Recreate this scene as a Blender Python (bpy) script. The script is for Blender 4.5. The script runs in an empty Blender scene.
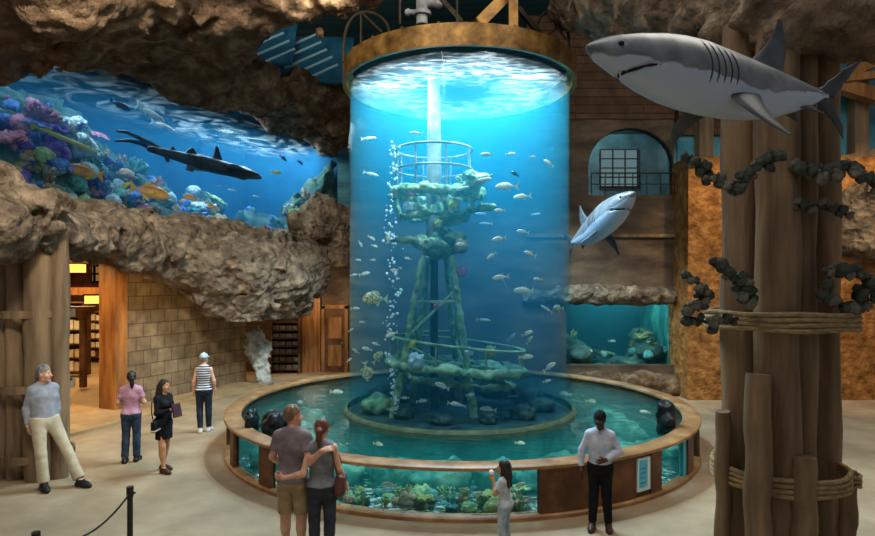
import bpy, math, random
import numpy as np
from mathutils import Vector, Matrix, Euler

random.seed(7)
rng = np.random.default_rng(7)
Q = 1.0            # voxel size multiplier
scene = bpy.context.scene
COL = scene.collection
PI = math.pi
CAMZ, FPX, U0, V0 = 3.25, 600.0, 437.5, 282.0

def at(u, v, d):
    return Vector(((u - U0) / FPX * d, d, CAMZ - (v - V0) / FPX * d))

def proj(p):
    return (U0 + FPX * p[0] / p[1], V0 + FPX * (CAMZ - p[2]) / p[1])

def hexc(h):
    h = h.lstrip('#')
    out = []
    for i in (0, 2, 4):
        s = int(h[i:i + 2], 16) / 255
        out.append(s / 12.92 if s <= 0.04045 else ((s + 0.055) / 1.055) ** 2.4)
    return (*out, 1.0)

# ------------------------------------------------------------------ noise
def _hash(ix, iy, iz, seed=0):
    h = (ix.astype(np.int64) * 374761393 + iy.astype(np.int64) * 668265263 + iz.astype(np.int64) * 2147483647 + seed * 974711) & 0xffffffff
    h = ((h ^ (h >> 13)) * 1274126177) & 0xffffffff
    h = ((h ^ (h >> 16)) * 2246822519) & 0xffffffff
    return ((h ^ (h >> 15)) & 0xffffff).astype(np.float32) / float(0xffffff)

def vnoise(P, seed=0):
    f = np.floor(P); t = P - f; i = f.astype(np.int64)
    t = t * t * t * (t * (t * 6 - 15) + 10)
    r = 0
    for dx in (0, 1):
        wx = t[:, 0] if dx else 1 - t[:, 0]
        for dy in (0, 1):
            wy = t[:, 1] if dy else 1 - t[:, 1]
            for dz in (0, 1):
                wz = t[:, 2] if dz else 1 - t[:, 2]
                r = r + wx * wy * wz * _hash(i[:, 0] + dx, i[:, 1] + dy, i[:, 2] + dz, seed)
    return r * 2 - 1

def fbm(P, octaves=4, seed=0, gain=.5):
    r = 0; a = 1.0
    for o in range(octaves):
        r = r + a * vnoise(P * (2.03 ** o) + o * 17.3, seed + o)
        a *= gain
    return r

def worley(P, seed=0):
    f = np.floor(P); t = (P - f).astype(np.float32); i = f.astype(np.int64)
    best = np.full(len(P), 9.0, np.float32)
    for dx in (-1, 0, 1):
        for dy in (-1, 0, 1):
            for dz in (-1, 0, 1):
                a, b, c = i[:, 0] + dx, i[:, 1] + dy, i[:, 2] + dz
                q = (dx + _hash(a, b, c, seed) - t[:, 0]) ** 2 + (dy + _hash(a, b, c, seed + 51) - t[:, 1]) ** 2 + (dz + _hash(a, b, c, seed + 97) - t[:, 2]) ** 2
                best = np.minimum(best, q)
    return np.sqrt(best)

# ------------------------------------------------------------------ fields and surface nets
class Field:
    """A distance field on a grid; shapes blend into one continuous surface."""
    def __init__(s, lo, hi, h):
        h = h * Q
        s.h = h; s.lo = np.array(lo, np.float32)
        n = np.ceil((np.array(hi) - np.array(lo)) / h).astype(int) + 2
        s.ax = [s.lo[k] + np.arange(n[k], dtype=np.float32) * h for k in range(3)]
        s.F = np.full(tuple(n), 5.0, np.float32)
    def _box(s, lo, hi):
        sl = []
        for k in range(3):
            a = int(max(0, math.floor((lo[k] - s.lo[k]) / s.h))); b = int(min(len(s.ax[k]), math.ceil((hi[k] - s.lo[k]) / s.h) + 2))
            if b <= a: return None, None
            sl.append(slice(a, b))
        g = np.meshgrid(*[s.ax[k][sl[k]] for k in range(3)], indexing='ij', sparse=True)
        return tuple(sl), g
    def _put(s, sl, d, k, clip, g, mode):
        if clip:
            for (p, n) in clip:
                d = np.maximum(d, (g[0] - p[0]) * n[0] + (g[1] - p[1]) * n[1] + (g[2] - p[2]) * n[2])
        A = s.F[sl]
        if mode == 'add':
            if k > 0:
                m = np.maximum(k - np.abs(A - d), 0) / k
                s.F[sl] = np.minimum(A, d) - m * m * k * .25
            else: s.F[sl] = np.minimum(A, d)
        else:
            d = -d
            if k > 0:
                m = np.maximum(k - np.abs(A - d), 0) / k
                s.F[sl] = np.maximum(A, d) + m * m * k * .25
            else: s.F[sl] = np.maximum(A, d)
    def cap(s, a, b, ra, rb=None, k=.02, clip=None, mode='add', n=None, q=1.0):
        """tapered capsule a-b; n,q squash it along direction n by q"""
        rb = ra if rb is None else rb
        a = np.array(a, np.float32); b = np.array(b, np.float32)
        R = max(ra, rb) + k + 3 * s.h
        sl, g = s._box(np.minimum(a, b) - R, np.maximum(a, b) + R)
        if sl is None: return
        ab = b - a; L2 = float(ab @ ab) + 1e-12
        X, Y, Z = g[0] - a[0], g[1] - a[1], g[2] - a[2]
        t = np.clip((X * ab[0] + Y * ab[1] + Z * ab[2]) / L2, 0, 1)
        X, Y, Z = X - t * ab[0], Y - t * ab[1], Z - t * ab[2]
        r2 = X * X + Y * Y + Z * Z
        if n is not None:
            n = np.array(n, np.float32); n = n / np.linalg.norm(n)
            c = X * n[0] + Y * n[1] + Z * n[2]
            r2 = r2 - c * c + (c / q) ** 2
            d = (np.sqrt(r2) - (ra + (rb - ra) * t)) * (q + (1 - q) * .5)
        else:
            d = np.sqrt(r2) - (ra + (rb - ra) * t)
        s._put(sl, d, k, clip, g, mode)
    def ell(s, c, r, rot=None, k=.02, clip=None, mode='add'):
        c = np.array(c, np.float32); r = np.array(r, np.float32)
        R = float(r.max()) + k + 3 * s.h
        sl, g = s._box(c - R, c + R)
        if sl is None: return
        X, Y, Z = g[0] - c[0], g[1] - c[1], g[2] - c[2]
        if rot is not None:
            m = np.array(rot, np.float32)     # columns = axes
            X, Y, Z = (X * m[0, j] + Y * m[1, j] + Z * m[2, j] for j in range(3))
        d = (np.sqrt((X / r[0]) ** 2 + (Y / r[1]) ** 2 + (Z / r[2]) ** 2) - 1) * float(r.min())
        s._put(sl, d, k, clip, g, mode)
    def box(s, c, r, rot=None, k=.02, mode='add', rnd=0.0):
        c = np.array(c, np.float32); r = np.array(r, np.float32)
        R = float(np.linalg.norm(r)) + k + 3 * s.h
        sl, g = s._box(c - R, c + R)
        if sl is None: return
        X, Y, Z = g[0] - c[0], g[1] - c[1], g[2] - c[2]
        if rot is not None:
            m = np.array(rot, np.float32)
            X, Y, Z = (X * m[0, j] + Y * m[1, j] + Z * m[2, j] for j in range(3))
        q = [np.abs(a) - (b - rnd) for a, b in zip((X, Y, Z), r)]
        d = np.sqrt(np.maximum(q[0], 0) ** 2 + np.maximum(q[1], 0) ** 2 + np.maximum(q[2], 0) ** 2) + np.minimum(np.maximum(np.maximum(q[0], q[1]), q[2]), 0) - rnd
        s._put(sl, d, k, None, g, mode)
    def cut(s, p, n):
        g = np.meshgrid(*s.ax, indexing='ij', sparse=True)
        s.F = np.maximum(s.F, (g[0] - p[0]) * n[0] + (g[1] - p[1]) * n[1] + (g[2] - p[2]) * n[2]).astype(np.float32)
    def rough(s, fn, band):
        """displace the surface: fn(points) is subtracted from the field near the surface"""
        idx = np.nonzero(np.abs(s.F) < band)
        P = np.stack([s.ax[k][idx[k]] for k in range(3)], 1)
        s.F[idx] -= fn(P).astype(np.float32)
    def mesh(s):
        F = s.F; h = s.h
        F[0], F[-1] = 1, 1; F[:, 0], F[:, -1] = 1, 1; F[:, :, 0], F[:, :, -1] = 1, 1
        S = F < 0
        cnt = np.zeros(tuple(n - 1 for n in F.shape), np.uint8)
        for i in (0, 1):
            for j in (0, 1):
                for k in (0, 1):
                    cnt += S[i:F.shape[0] - 1 + i, j:F.shape[1] - 1 + j, k:F.shape[2] - 1 + k]
        cells = np.nonzero((cnt > 0) & (cnt < 8))
        del cnt
        C = np.stack(cells, 1)
        N = len(C)
        acc = np.zeros((N, 3), np.float32); w = np.zeros(N, np.float32)
        off = [(i, j, k) for i in (0, 1) for j in (0, 1) for k in (0, 1)]
        val = {o: F[C[:, 0] + o[0], C[:, 1] + o[1], C[:, 2] + o[2]] for o in off}
        for o in off:
            for axn in range(3):
                if o[axn] == 0:
                    o2 = list(o); o2[axn] = 1; o2 = tuple(o2)
                    f0, f1 = val[o], val[o2]
                    m = (f0 < 0) != (f1 < 0)
                    t = np.where(m, f0 / np.where(m, f0 - f1, 1), 0)
                    p = np.zeros((N, 3), np.float32) + np.array(o, np.float32)
                    p[:, axn] += t
                    acc[m] += p[m]; w[m] += 1
        V = (C + acc / np.maximum(w, 1)[:, None]) * h + s.lo
        ind = np.full(F.shape, -1, np.int32); ind[cells] = np.arange(N)
        quads = []
        for axn in range(3):
            sA = [slice(1, -1)] * 3; sB = [slice(1, -1)] * 3
            sA[axn] = slice(0, -1); sB[axn] = slice(1, None)
            a, b = S[tuple(sA)], S[tuple(sB)]
            e = np.nonzero(a != b)
            base = np.stack(e, 1)
            for k in range(3):
                if k != axn: base[:, k] += 1
            flip = ~a[e]
            u, v = (axn + 1) % 3, (axn + 2) % 3
            def idx(du, dv):
                q = base.copy(); q[:, u] -= du; q[:, v] -= dv
                return ind[q[:, 0], q[:, 1], q[:, 2]]
            qd = np.stack([idx(0, 0), idx(1, 0), idx(1, 1), idx(0, 1)], 1)
            qd[flip] = qd[flip][:, ::-1]
            quads.append(qd)
        return V.astype(np.float32), np.concatenate(quads)

def np_mesh(name, V, F, smooth=True):
    me = bpy.data.meshes.new(name)
    n = F.shape[1]
    me.vertices.add(len(V)); me.vertices.foreach_set('co', np.ascontiguousarray(V, np.float32).ravel())
    me.loops.add(F.size); me.loops.foreach_set('vertex_index', np.ascontiguousarray(F, np.int32).ravel())
    me.polygons.add(len(F)); me.polygons.foreach_set('loop_start', np.arange(0, F.size, n, dtype=np.int32))
    me.update(calc_edges=True)
    if smooth: me.polygons.foreach_set('use_smooth', np.ones(len(F), bool))
    me.validate()
    return me

def link(name, me, mats, parent=None, loc=(0, 0, 0)):
    o = bpy.data.objects.new(name, me); COL.objects.link(o)
    for m in (mats if isinstance(mats, (list, tuple)) else [mats]): me.materials.append(m)
    o.location = loc
    if parent is not None: o.parent = parent
    return o

def fobj(name, field, mats, parent=None, loc=(0, 0, 0), smooth=True):
    V, F = field.mesh()
    return link(name, np_mesh(name, V, F, smooth), mats, parent, loc)

def tag(o, label=None, cat=None, group=None, kind=None):
    if label: o['label'] = label
    if cat: o['category'] = cat
    if group: o['group'] = group
    if kind: o['kind'] = kind
    return o

def thing(name, label, cat, loc=(0, 0, 0), group=None, rz=0):
    o = bpy.data.objects.new(name, None); COL.objects.link(o)
    o.location = loc; o.rotation_euler = (0, 0, rz); o.empty_display_size = .1
    return tag(o, label, cat, group)

def copy_tree(o, parent=None):
    c = o.copy(); COL.objects.link(c)
    if parent is not None: c.parent = parent
    for ch in list(o.children): copy_tree(ch, c)
    return c

ORD = ['first', 'second', 'third', 'fourth', 'fifth', 'sixth', 'seventh', 'eighth', 'ninth', 'tenth', 'eleventh', 'twelfth', 'thirteenth', 'fourteenth', 'fifteenth', 'sixteenth', 'seventeenth', 'eighteenth', 'nineteenth', 'twentieth']
def ordw(i):
    if i < 20: return ORD[i]
    return ['twenty', 'thirty', 'forty'][(i + 1) // 10 - 2] + ('-' + ORD[(i + 1) % 10 - 1] if (i + 1) % 10 else 'th')

# ------------------------------------------------------------------ mesh builder
class MB:
    def __init__(s): s.v = []; s.f = []; s.mi = []
    def add(s, vs, fs, mi=0):
        n = len(s.v); s.v += [tuple(p) for p in vs]; s.f += [tuple(i + n for i in f) for f in fs]; s.mi += [mi] * len(fs)
        return s
    def box(s, c, r, rot=None, mi=0, taper=1.0):
        vs = []
        for z in (-1, 1):
            t = taper if z > 0 else 1
            for (x, y) in ((-1, -1), (1, -1), (1, 1), (-1, 1)):
                p = Vector((x * r[0] * t, y * r[1] * t, z * r[2]))
                if rot is not None: p = rot @ p
                vs.append(Vector(c) + p)
        return s.add(vs, [(3, 2, 1, 0), (4, 5, 6, 7), (0, 1, 5, 4), (1, 2, 6, 5), (2, 3, 7, 6), (3, 0, 4, 7)], mi)
    def beam(s, a, b, w, h, mi=0, up=(0, 0, 1)):
        a, b = Vector(a), Vector(b); d = b - a; L = d.length; d.normalize()
        x = d.cross(Vector(up))
        if x.length < 1e-4: x = Vector((1, 0, 0))
        x.normalize(); z = x.cross(d)
        rot = Matrix((x, d, z)).transposed()
        return s.box((a + b) / 2, (w / 2, L / 2, h / 2), rot, mi)
    def tube(s, pts, r, n=8, mi=0, closed=False, caps=True):
        pts = [Vector(p) for p in pts]; N = len(pts)
        rs = r if isinstance(r, (list, tuple)) else [r] * N
        vs = []; ref = None
        for i, p in enumerate(pts):
            if closed: d = pts[(i + 1) % N] - pts[i - 1]
            else: d = pts[min(i + 1, N - 1)] - pts[max(i - 1, 0)]
            d.normalize()
            if ref is None:
                ref = d.orthogonal().normalized()
            ref = ref - d * ref.dot(d); ref.normalize()
            b = d.cross(ref)
            for k in range(n):
                a = 2 * PI * k / n
                vs.append(p + (ref * math.cos(a) + b * math.sin(a)) * rs[i])
        fs = []
        M = N if closed else N - 1
        for i in range(M):
            j = (i + 1) % N
            for k in range(n):
                fs.append((i * n + k, i * n + (k + 1) % n, j * n + (k + 1) % n, j * n + k))
        if caps and not closed:
            fs.append(tuple(range(n))[::-1]); fs.append(tuple((N - 1) * n + k for k in range(n)))
        return s.add(vs, fs, mi)
    def lathe(s, prof, n=48, a0=0.0, a1=2 * PI, c=(0, 0), mi=0, closed_prof=False):
        """prof: (r, z) list turned about the vertical axis through c; angle 0 looks at -Y"""
        full = abs(a1 - a0 - 2 * PI) < 1e-6
        N = n if full else n + 1
        vs = []
        for i in range(N):
            a = a0 + (a1 - a0) * i / n
            for (r, z) in prof: vs.append((c[0] + r * math.sin(a), c[1] - r * math.cos(a), z))
        P = len(prof); fs = []
        for i in range(n):
            j = (i + 1) % N
            for k in range(P if closed_prof else P - 1):
                k2 = (k + 1) % P
                fs.append((i * P + k, j * P + k, j * P + k2, i * P + k2))
        if closed_prof and not full:
            fs.append(tuple(range(P))); fs.append(tuple((N - 1) * P + k for k in range(P))[::-1])
        return s.add(vs, fs, mi)
    def loft(s, rings, mi=0, caps=True):
        n = len(rings[0]); vs = [p for r in rings for p in r]; fs = []
        for i in range(len(rings) - 1):
            for k in range(n):
                fs.append((i * n + k, i * n + (k + 1) % n, (i + 1) * n + (k + 1) % n, (i + 1) * n + k))
        if caps: fs.append(tuple(range(n))[::-1]); fs.append(tuple((len(rings) - 1) * n + k for k in range(n)))
        return s.add(vs, fs, mi)
    def prism(s, poly, vec, mi=0):
        n = len(poly); vec = Vector(vec)
        vs = [Vector(p) for p in poly] + [Vector(p) + vec for p in poly]
        fs = [tuple(range(n))[::-1], tuple(range(n, 2 * n))] + [(k, (k + 1) % n, n + (k + 1) % n, n + k) for k in range(n)]
        return s.add(vs, fs, mi)
    def ball(s, c, r, nu=10, nv=6, mi=0):
        rr = r if isinstance(r, (tuple, list)) else (r, r, r)
        vs = [(c[0], c[1], c[2] - rr[2])]
        for j in range(1, nv):
            b = -PI / 2 + PI * j / nv
            for i in range(nu):
                a = 2 * PI * i / nu
                vs.append((c[0] + rr[0] * math.cos(b) * math.cos(a), c[1] + rr[1] * math.cos(b) * math.sin(a), c[2] + rr[2] * math.sin(b)))
        vs.append((c[0], c[1], c[2] + rr[2])); t = len(vs) - 1; fs = []
        for i in range(nu):
            fs.append((0, 1 + (i + 1) % nu, 1 + i)); fs.append((t, t - nu + i, t - nu + (i + 1) % nu))
            for j in range(nv - 2):
                a = 1 + j * nu
                fs.append((a + i, a + (i + 1) % nu, a + nu + (i + 1) % nu, a + nu + i))
        return s.add(vs, fs, mi)
    def build(s, name, mats, parent=None, smooth=False, bevel=0, loc=(0, 0, 0), fix=True):
        me = bpy.data.meshes.new(name)
        off = Vector((0, 0, 0))
        me.from_pydata(s.v, [], s.f); 
        o = link(name, me, mats, parent, loc)
        if any(s.mi): me.polygons.foreach_set('material_index', s.mi)
        if fix:
            import bmesh
            bm = bmesh.new(); bm.from_mesh(me); bmesh.ops.recalc_face_normals(bm, faces=bm.faces); bm.to_mesh(me); bm.free()
        if smooth:
            me.polygons.foreach_set('use_smooth', [True] * len(me.polygons))
            me.set_sharp_from_angle(angle=math.radians(40))
        if bevel:
            b = o.modifiers.new('soft_edges', 'BEVEL'); b.width = bevel; b.segments = 2; b.limit_method = 'ANGLE'
        me.update()
        return o

def local(root, p): return Vector(p) - Vector(root.location)

# ------------------------------------------------------------------ materials
def _new(name):
    m = bpy.data.materials.new(name); m.use_nodes = True
    nt = m.node_tree; nt.nodes.clear()
    out = nt.nodes.new('ShaderNodeOutputMaterial')
    return m, nt, out

def _n(nt, t, **kw):
    n = nt.nodes.new(t)
    for k, v in kw.items():
        if k.startswith('i_'): n.inputs[k[2:].replace('_', ' ')].default_value = v
        else: setattr(n, k, v)
    return n

def M(name, c1, c2=None, c3=None, scale=4, rough=.6, bump=0, bscale=None, stretch=(1, 1, 1), metal=0, detail=5, lo=.35, hi=.65, spec=.3, sheen=0, bdist=.02, vor=0, vscale=3):
    m, nt, out = _new(name); L = nt.links.new
    b = _n(nt, 'ShaderNodeBsdfPrincipled'); b.inputs['Roughness'].default_value = rough; b.inputs['Metallic'].default_value = metal
    b.inputs['Specular IOR Level'].default_value = spec
    L(b.outputs[0], out.inputs[0])
    tc = _n(nt, 'ShaderNodeTexCoord'); mp = _n(nt, 'ShaderNodeMapping'); mp.inputs['Scale'].default_value = stretch
    L(tc.outputs['Object'], mp.inputs[0])
    if c2 is None: b.inputs['Base Color'].default_value = hexc(c1)
    else:
        no = _n(nt, 'ShaderNodeTexNoise'); no.inputs['Scale'].default_value = scale; no.inputs['Detail'].default_value = detail; no.inputs['Roughness'].default_value = .62
        L(mp.outputs[0], no.inputs['Vector'])
        r = _n(nt, 'ShaderNodeValToRGB'); e = r.color_ramp.elements
        e[0].position, e[0].color = lo, hexc(c1); e[1].position, e[1].color = hi, hexc(c2)
        if c3: x = e.new((lo + hi) / 2); x.color = hexc(c3)
        L(no.outputs['Fac'], r.inputs[0]); L(r.outputs[0], b.inputs['Base Color'])
    if bump:
        n2 = _n(nt, 'ShaderNodeTexNoise'); n2.inputs['Scale'].default_value = bscale or scale * 3; n2.inputs['Detail'].default_value = 6; n2.inputs['Roughness'].default_value = .65
        L(mp.outputs[0], n2.inputs['Vector'])
        h = n2.outputs['Fac']
        if vor:
            vo = _n(nt, 'ShaderNodeTexVoronoi'); vo.inputs['Scale'].default_value = vscale
            L(mp.outputs[0], vo.inputs['Vector'])
            mx = _n(nt, 'ShaderNodeMath', operation='MULTIPLY_ADD'); mx.inputs[1].default_value = vor
            L(vo.outputs['Distance'], mx.inputs[0]); L(h, mx.inputs[2]); h = mx.outputs[0]
        bp = _n(nt, 'ShaderNodeBump'); bp.inputs['Strength'].default_value = bump; bp.inputs['Distance'].default_value = bdist
        L(h, bp.inputs['Height']); L(bp.outputs[0], b.inputs['Normal'])
    return m

def glass_mat(name, tint='#ffffff', base=.02, rough=.02, edge=.35):
    m, nt, out = _new(name); L = nt.links.new
    t = _n(nt, 'ShaderNodeBsdfTransparent'); t.inputs[0].default_value = hexc(tint)
    g = _n(nt, 'ShaderNodeBsdfGlossy'); g.inputs['Roughness'].default_value = rough
    f = _n(nt, 'ShaderNodeLayerWeight'); f.inputs['Blend'].default_value = .5
    p = _n(nt, 'ShaderNodeMath', operation='POWER'); p.inputs[1].default_value = 5
    r = _n(nt, 'ShaderNodeMapRange'); r.inputs[3].default_value = base; r.inputs[4].default_value = edge
    mx = _n(nt, 'ShaderNodeMixShader')
    L(f.outputs['Facing'], p.inputs[0]); L(p.outputs[0], r.inputs[0])
    L(r.outputs[0], mx.inputs[0]); L(t.outputs[0], mx.inputs[1]); L(g.outputs[0], mx.inputs[2]); L(mx.outputs[0], out.inputs[0])
    return m

def water_mat(name, scat, sd, absb, ad, surf=None, wave=0, wscale=3, ior=1.33, aniso=0):
    """clear skin with an optional rippled mirror on top, homogeneous tinted water inside"""
    m, nt, out = _new(name); L = nt.links.new
    t = _n(nt, 'ShaderNodeBsdfTransparent')
    if wave:
        g = _n(nt, 'ShaderNodeBsdfGlossy'); g.inputs['Roughness'].default_value = .06
        tc = _n(nt, 'ShaderNodeTexCoord'); mp = _n(nt, 'ShaderNodeMapping'); mp.inputs['Scale'].default_value = (1, 1.6, 1)
        no = _n(nt, 'ShaderNodeTexNoise'); no.inputs['Scale'].default_value = wscale; no.inputs['Detail'].default_value = 3; no.inputs['Distortion'].default_value = 1.2
        bp = _n(nt, 'ShaderNodeBump'); bp.inputs['Strength'].default_value = wave; bp.inputs['Distance'].default_value = .1
        f = _n(nt, 'ShaderNodeFresnel'); f.inputs[0].default_value = ior
        mx = _n(nt, 'ShaderNodeMixShader')
        L(tc.outputs['Object'], mp.inputs[0]); L(mp.outputs[0], no.inputs['Vector']); L(no.outputs['Fac'], bp.inputs['Height'])
        L(bp.outputs[0], g.inputs['Normal']); L(bp.outputs[0], f.inputs['Normal'])
        ge = _n(nt, 'ShaderNodeNewGeometry'); sp = _n(nt, 'ShaderNodeSeparateXYZ'); L(ge.outputs['True Normal'], sp.inputs[0])
        ab = _n(nt, 'ShaderNodeMath', operation='ABSOLUTE'); L(sp.outputs['Z'], ab.inputs[0])
        gt = _n(nt, 'ShaderNodeMath', operation='GREATER_THAN'); gt.inputs[1].default_value = .5; L(ab.outputs[0], gt.inputs[0])
        mu = _n(nt, 'ShaderNodeMath', operation='MULTIPLY'); L(gt.outputs[0], mu.inputs[0]); L(f.outputs[0], mu.inputs[1])
        L(mu.outputs[0], mx.inputs[0]); L(t.outputs[0], mx.inputs[1]); L(g.outputs[0], mx.inputs[2]); L(mx.outputs[0], out.inputs[0])
    else: L(t.outputs[0], out.inputs[0])
    a = _n(nt, 'ShaderNodeVolumeAbsorption'); a.inputs['Color'].default_value = hexc(absb); a.inputs['Density'].default_value = ad
    if sd > 0:
        s = _n(nt, 'ShaderNodeVolumeScatter'); s.inputs['Color'].default_value = hexc(scat); s.inputs['Density'].default_value = sd
        s.inputs['Anisotropy'].default_value = aniso
        ad_ = _n(nt, 'ShaderNodeAddShader'); L(a.outputs[0], ad_.inputs[0]); L(s.outputs[0], ad_.inputs[1]); L(ad_.outputs[0], out.inputs['Volume'])
    else: L(a.outputs[0], out.inputs['Volume'])
    return m

def emit_mat(name, c, s):
    m, nt, out = _new(name); e = _n(nt, 'ShaderNodeEmission'); e.inputs[0].default_value = hexc(c); e.inputs[1].default_value = s
    nt.links.new(e.outputs[0], out.inputs[0]); return m

def glint_mat(name, c, lo, hi, scale, stretch, amt=.1, floor_=0.0):
    """painted ripple glints: white translucent streaks on an otherwise clear skin"""
    m, nt, out = _new(name); L = nt.links.new
    tc = _n(nt, 'ShaderNodeTexCoord'); mp = _n(nt, 'ShaderNodeMapping'); mp.inputs['Scale'].default_value = stretch
    no = _n(nt, 'ShaderNodeTexNoise'); no.inputs['Scale'].default_value = scale; no.inputs['Detail'].default_value = 6; no.inputs['Distortion'].default_value = 1.5
    r = _n(nt, 'ShaderNodeMapRange'); r.inputs[1].default_value = lo; r.inputs[2].default_value = hi; r.inputs[3].default_value = floor_; r.inputs[4].default_value = amt
    t = _n(nt, 'ShaderNodeBsdfTransparent'); w = _n(nt, 'ShaderNodeBsdfTranslucent'); w.inputs[0].default_value = hexc(c)
    mx = _n(nt, 'ShaderNodeMixShader')
    L(tc.outputs['Object'], mp.inputs[0]); L(mp.outputs[0], no.inputs['Vector']); L(no.outputs['Fac'], r.inputs[0])
    L(r.outputs[0], mx.inputs[0]); L(t.outputs[0], mx.inputs[1]); L(w.outputs[0], mx.inputs[2]); L(mx.outputs[0], out.inputs[0])
    return m

def brick_mat(name, c1, c2, mortar, w, h, axes, msize=.012, bump=.5, scale=1.0, offset=.5):
    """stone blocks: axes = two direction vectors that carry brick u and v"""
    m, nt, out = _new(name); L = nt.links.new
    tc = _n(nt, 'ShaderNodeTexCoord'); cb = _n(nt, 'ShaderNodeCombineXYZ')
    for i, a in enumerate(axes):
        d = _n(nt, 'ShaderNodeVectorMath', operation='DOT_PRODUCT'); d.inputs[1].default_value = a
        L(tc.outputs['Object'], d.inputs[0]); L(d.outputs['Value'], cb.inputs[i])
    br = _n(nt, 'ShaderNodeTexBrick', offset=offset); br.inputs['Color1'].default_value = hexc(c1); br.inputs['Color2'].default_value = hexc(c2); br.inputs['Mortar'].default_value = hexc(mortar)
    br.inputs['Scale'].default_value = scale; br.inputs['Brick Width'].default_value = w; br.inputs['Row Height'].default_value = h; br.inputs['Mortar Size'].default_value = msize; br.inputs['Mortar Smooth'].default_value = .4
    L(cb.outputs[0], br.inputs['Vector'])
    no = _n(nt, 'ShaderNodeTexNoise'); no.inputs['Scale'].default_value = 3; no.inputs['Detail'].default_value = 6
    L(tc.outputs['Object'], no.inputs['Vector'])
    mr = _n(nt, 'ShaderNodeMapRange'); mr.inputs[1].default_value = .3; mr.inputs[2].default_value = .7; mr.inputs[3].default_value = .6; mr.inputs[4].default_value = 1.25
    L(no.outputs['Fac'], mr.inputs[0])
    mu = _n(nt, 'ShaderNodeVectorMath', operation='SCALE'); L(br.outputs['Color'], mu.inputs[0]); L(mr.outputs[0], mu.inputs['Scale'])
    b = _n(nt, 'ShaderNodeBsdfPrincipled'); b.inputs['Roughness'].default_value = .8; b.inputs['Specular IOR Level'].default_value = .2
    L(mu.outputs[0], b.inputs['Base Color'])
    s = _n(nt, 'ShaderNodeMath', operation='MULTIPLY_ADD'); s.inputs[1].default_value = -1.0
    L(br.outputs['Fac'], s.inputs[0]); L(no.outputs['Fac'], s.inputs[2])
    bp = _n(nt, 'ShaderNodeBump'); bp.inputs['Strength'].default_value = bump; bp.inputs['Distance'].default_value = .04
    L(s.outputs[0], bp.inputs['Height']); L(bp.outputs[0], b.inputs['Normal']); L(b.outputs[0], out.inputs[0])
    return m
# ================================================================== MATERIALS
m_floor = M('floor_stone', '#7f6c54', '#bba688', '#9d886c', scale=.55, rough=.62, bump=.12, bscale=9, detail=9, lo=.3, hi=.7, spec=.25)
m_slab = M('slab_stone', '#8d7450', '#b0946a', scale=1.2, rough=.6, bump=.1, bscale=12)
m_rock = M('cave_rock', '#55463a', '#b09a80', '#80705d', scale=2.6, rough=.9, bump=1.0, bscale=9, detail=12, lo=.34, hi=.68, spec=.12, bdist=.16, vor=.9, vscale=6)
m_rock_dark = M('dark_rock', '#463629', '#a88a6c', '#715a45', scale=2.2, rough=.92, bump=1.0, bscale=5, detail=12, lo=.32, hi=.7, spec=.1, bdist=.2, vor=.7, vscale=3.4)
m_rock_warm = M('ochre_rock', '#6f4826', '#c78d52', '#a06c3a', scale=3.2, rough=.9, bump=1.0, bscale=8, detail=12, lo=.32, hi=.7, spec=.1, bdist=.12, vor=.4, vscale=6)
m_rock_pale = M('pale_rock', '#7c7d76', '#c3c4ba', scale=4, rough=.9, bump=.8, bscale=9)
m_wood_pole = M('weathered_timber', '#5b4734', '#8e7354', '#746049', scale=2.2, rough=.75, bump=.35, bscale=9, stretch=(2.2, 2.2, .22), detail=8, spec=.2)
m_wood_warm = M('stained_timber', '#6b4523', '#a8743f', scale=2.2, rough=.55, bump=.25, bscale=8, stretch=(2, 2, .3), detail=7)
m_rim = M('rim_wood', '#7f5936', '#b58a5c', '#9a7048', scale=2.5, rough=.42, bump=.12, bscale=9, detail=7, spec=.4)
m_panel = M('rust_panel', '#4b2f1b', '#7d5230', '#633f24', scale=2.4, rough=.55, bump=.2, bscale=8, detail=8)
m_collar = M('aged_brass', '#553d1e', '#ad8446', '#83602e', scale=3.2, rough=.42, bump=.15, bscale=16, metal=.55, detail=9, spec=.5)
m_iron = M('gantry_iron', '#241e18', '#453828', scale=6, rough=.55, metal=.4)
m_brass_beam = M('brass_beam', '#7a5a2c', '#b98b48', scale=4, rough=.5, metal=.3)
m_grey_pipe = M('grey_pipe', '#7c8080', '#b4b8b6', scale=5, rough=.5)
m_ceiling = M('ceiling_panel', '#2c5054', '#3f6c6e', scale=1.2, rough=.8, stretch=(.3, 3, 1))
m_plank = brick_mat('plank_siding', '#4a3524', '#5c4330', '#241911', 4.0, .24, ((1, 0, 0), (0, 0, 1)), .012, .5)
m_wall_brown = M('brown_wall', '#40342a', '#6f5c46', '#574636', scale=1.5, rough=.85, bump=.5, bscale=7, stretch=(.6, 1, 1.6), detail=9)
m_dark = M('dark_void', '#120f0c', rough=.9)
m_teal_liner = M('teal_liner', '#0f5a60', '#52b3a6', '#1d7f80', scale=1.5, rough=.8, detail=9, lo=.36, hi=.68, stretch=(1, 1.8, 1))  # stretched pale mottling paints the pool's light streaks into the liner colour
m_blue_liner = M('blue_liner', '#0f4468', '#1c6a92', scale=.5, rough=.9)
m_sand = M('tank_sand', '#1d3a3c', '#4f6f62', scale=3, rough=.95, bump=.8, bscale=8, detail=9)
m_olive = M('olive_seal', '#4c5f3c', '#74805a', scale=4, rough=.6)
m_reef = M('reef_rock', '#26403e', '#5f7a6a', '#3d5a55', scale=2.2, rough=.95, bump=.8, bscale=7, detail=9, bdist=.06)
E = Vector((.395, .919, 0)).normalized(); NW = Vector((E.y, -E.x, 0)); A0 = Vector((-9.17, 12.6, 0))
def W(t, off=0, z=0): return A0 + E * t + NW * off + Vector((0, 0, z))
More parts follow.
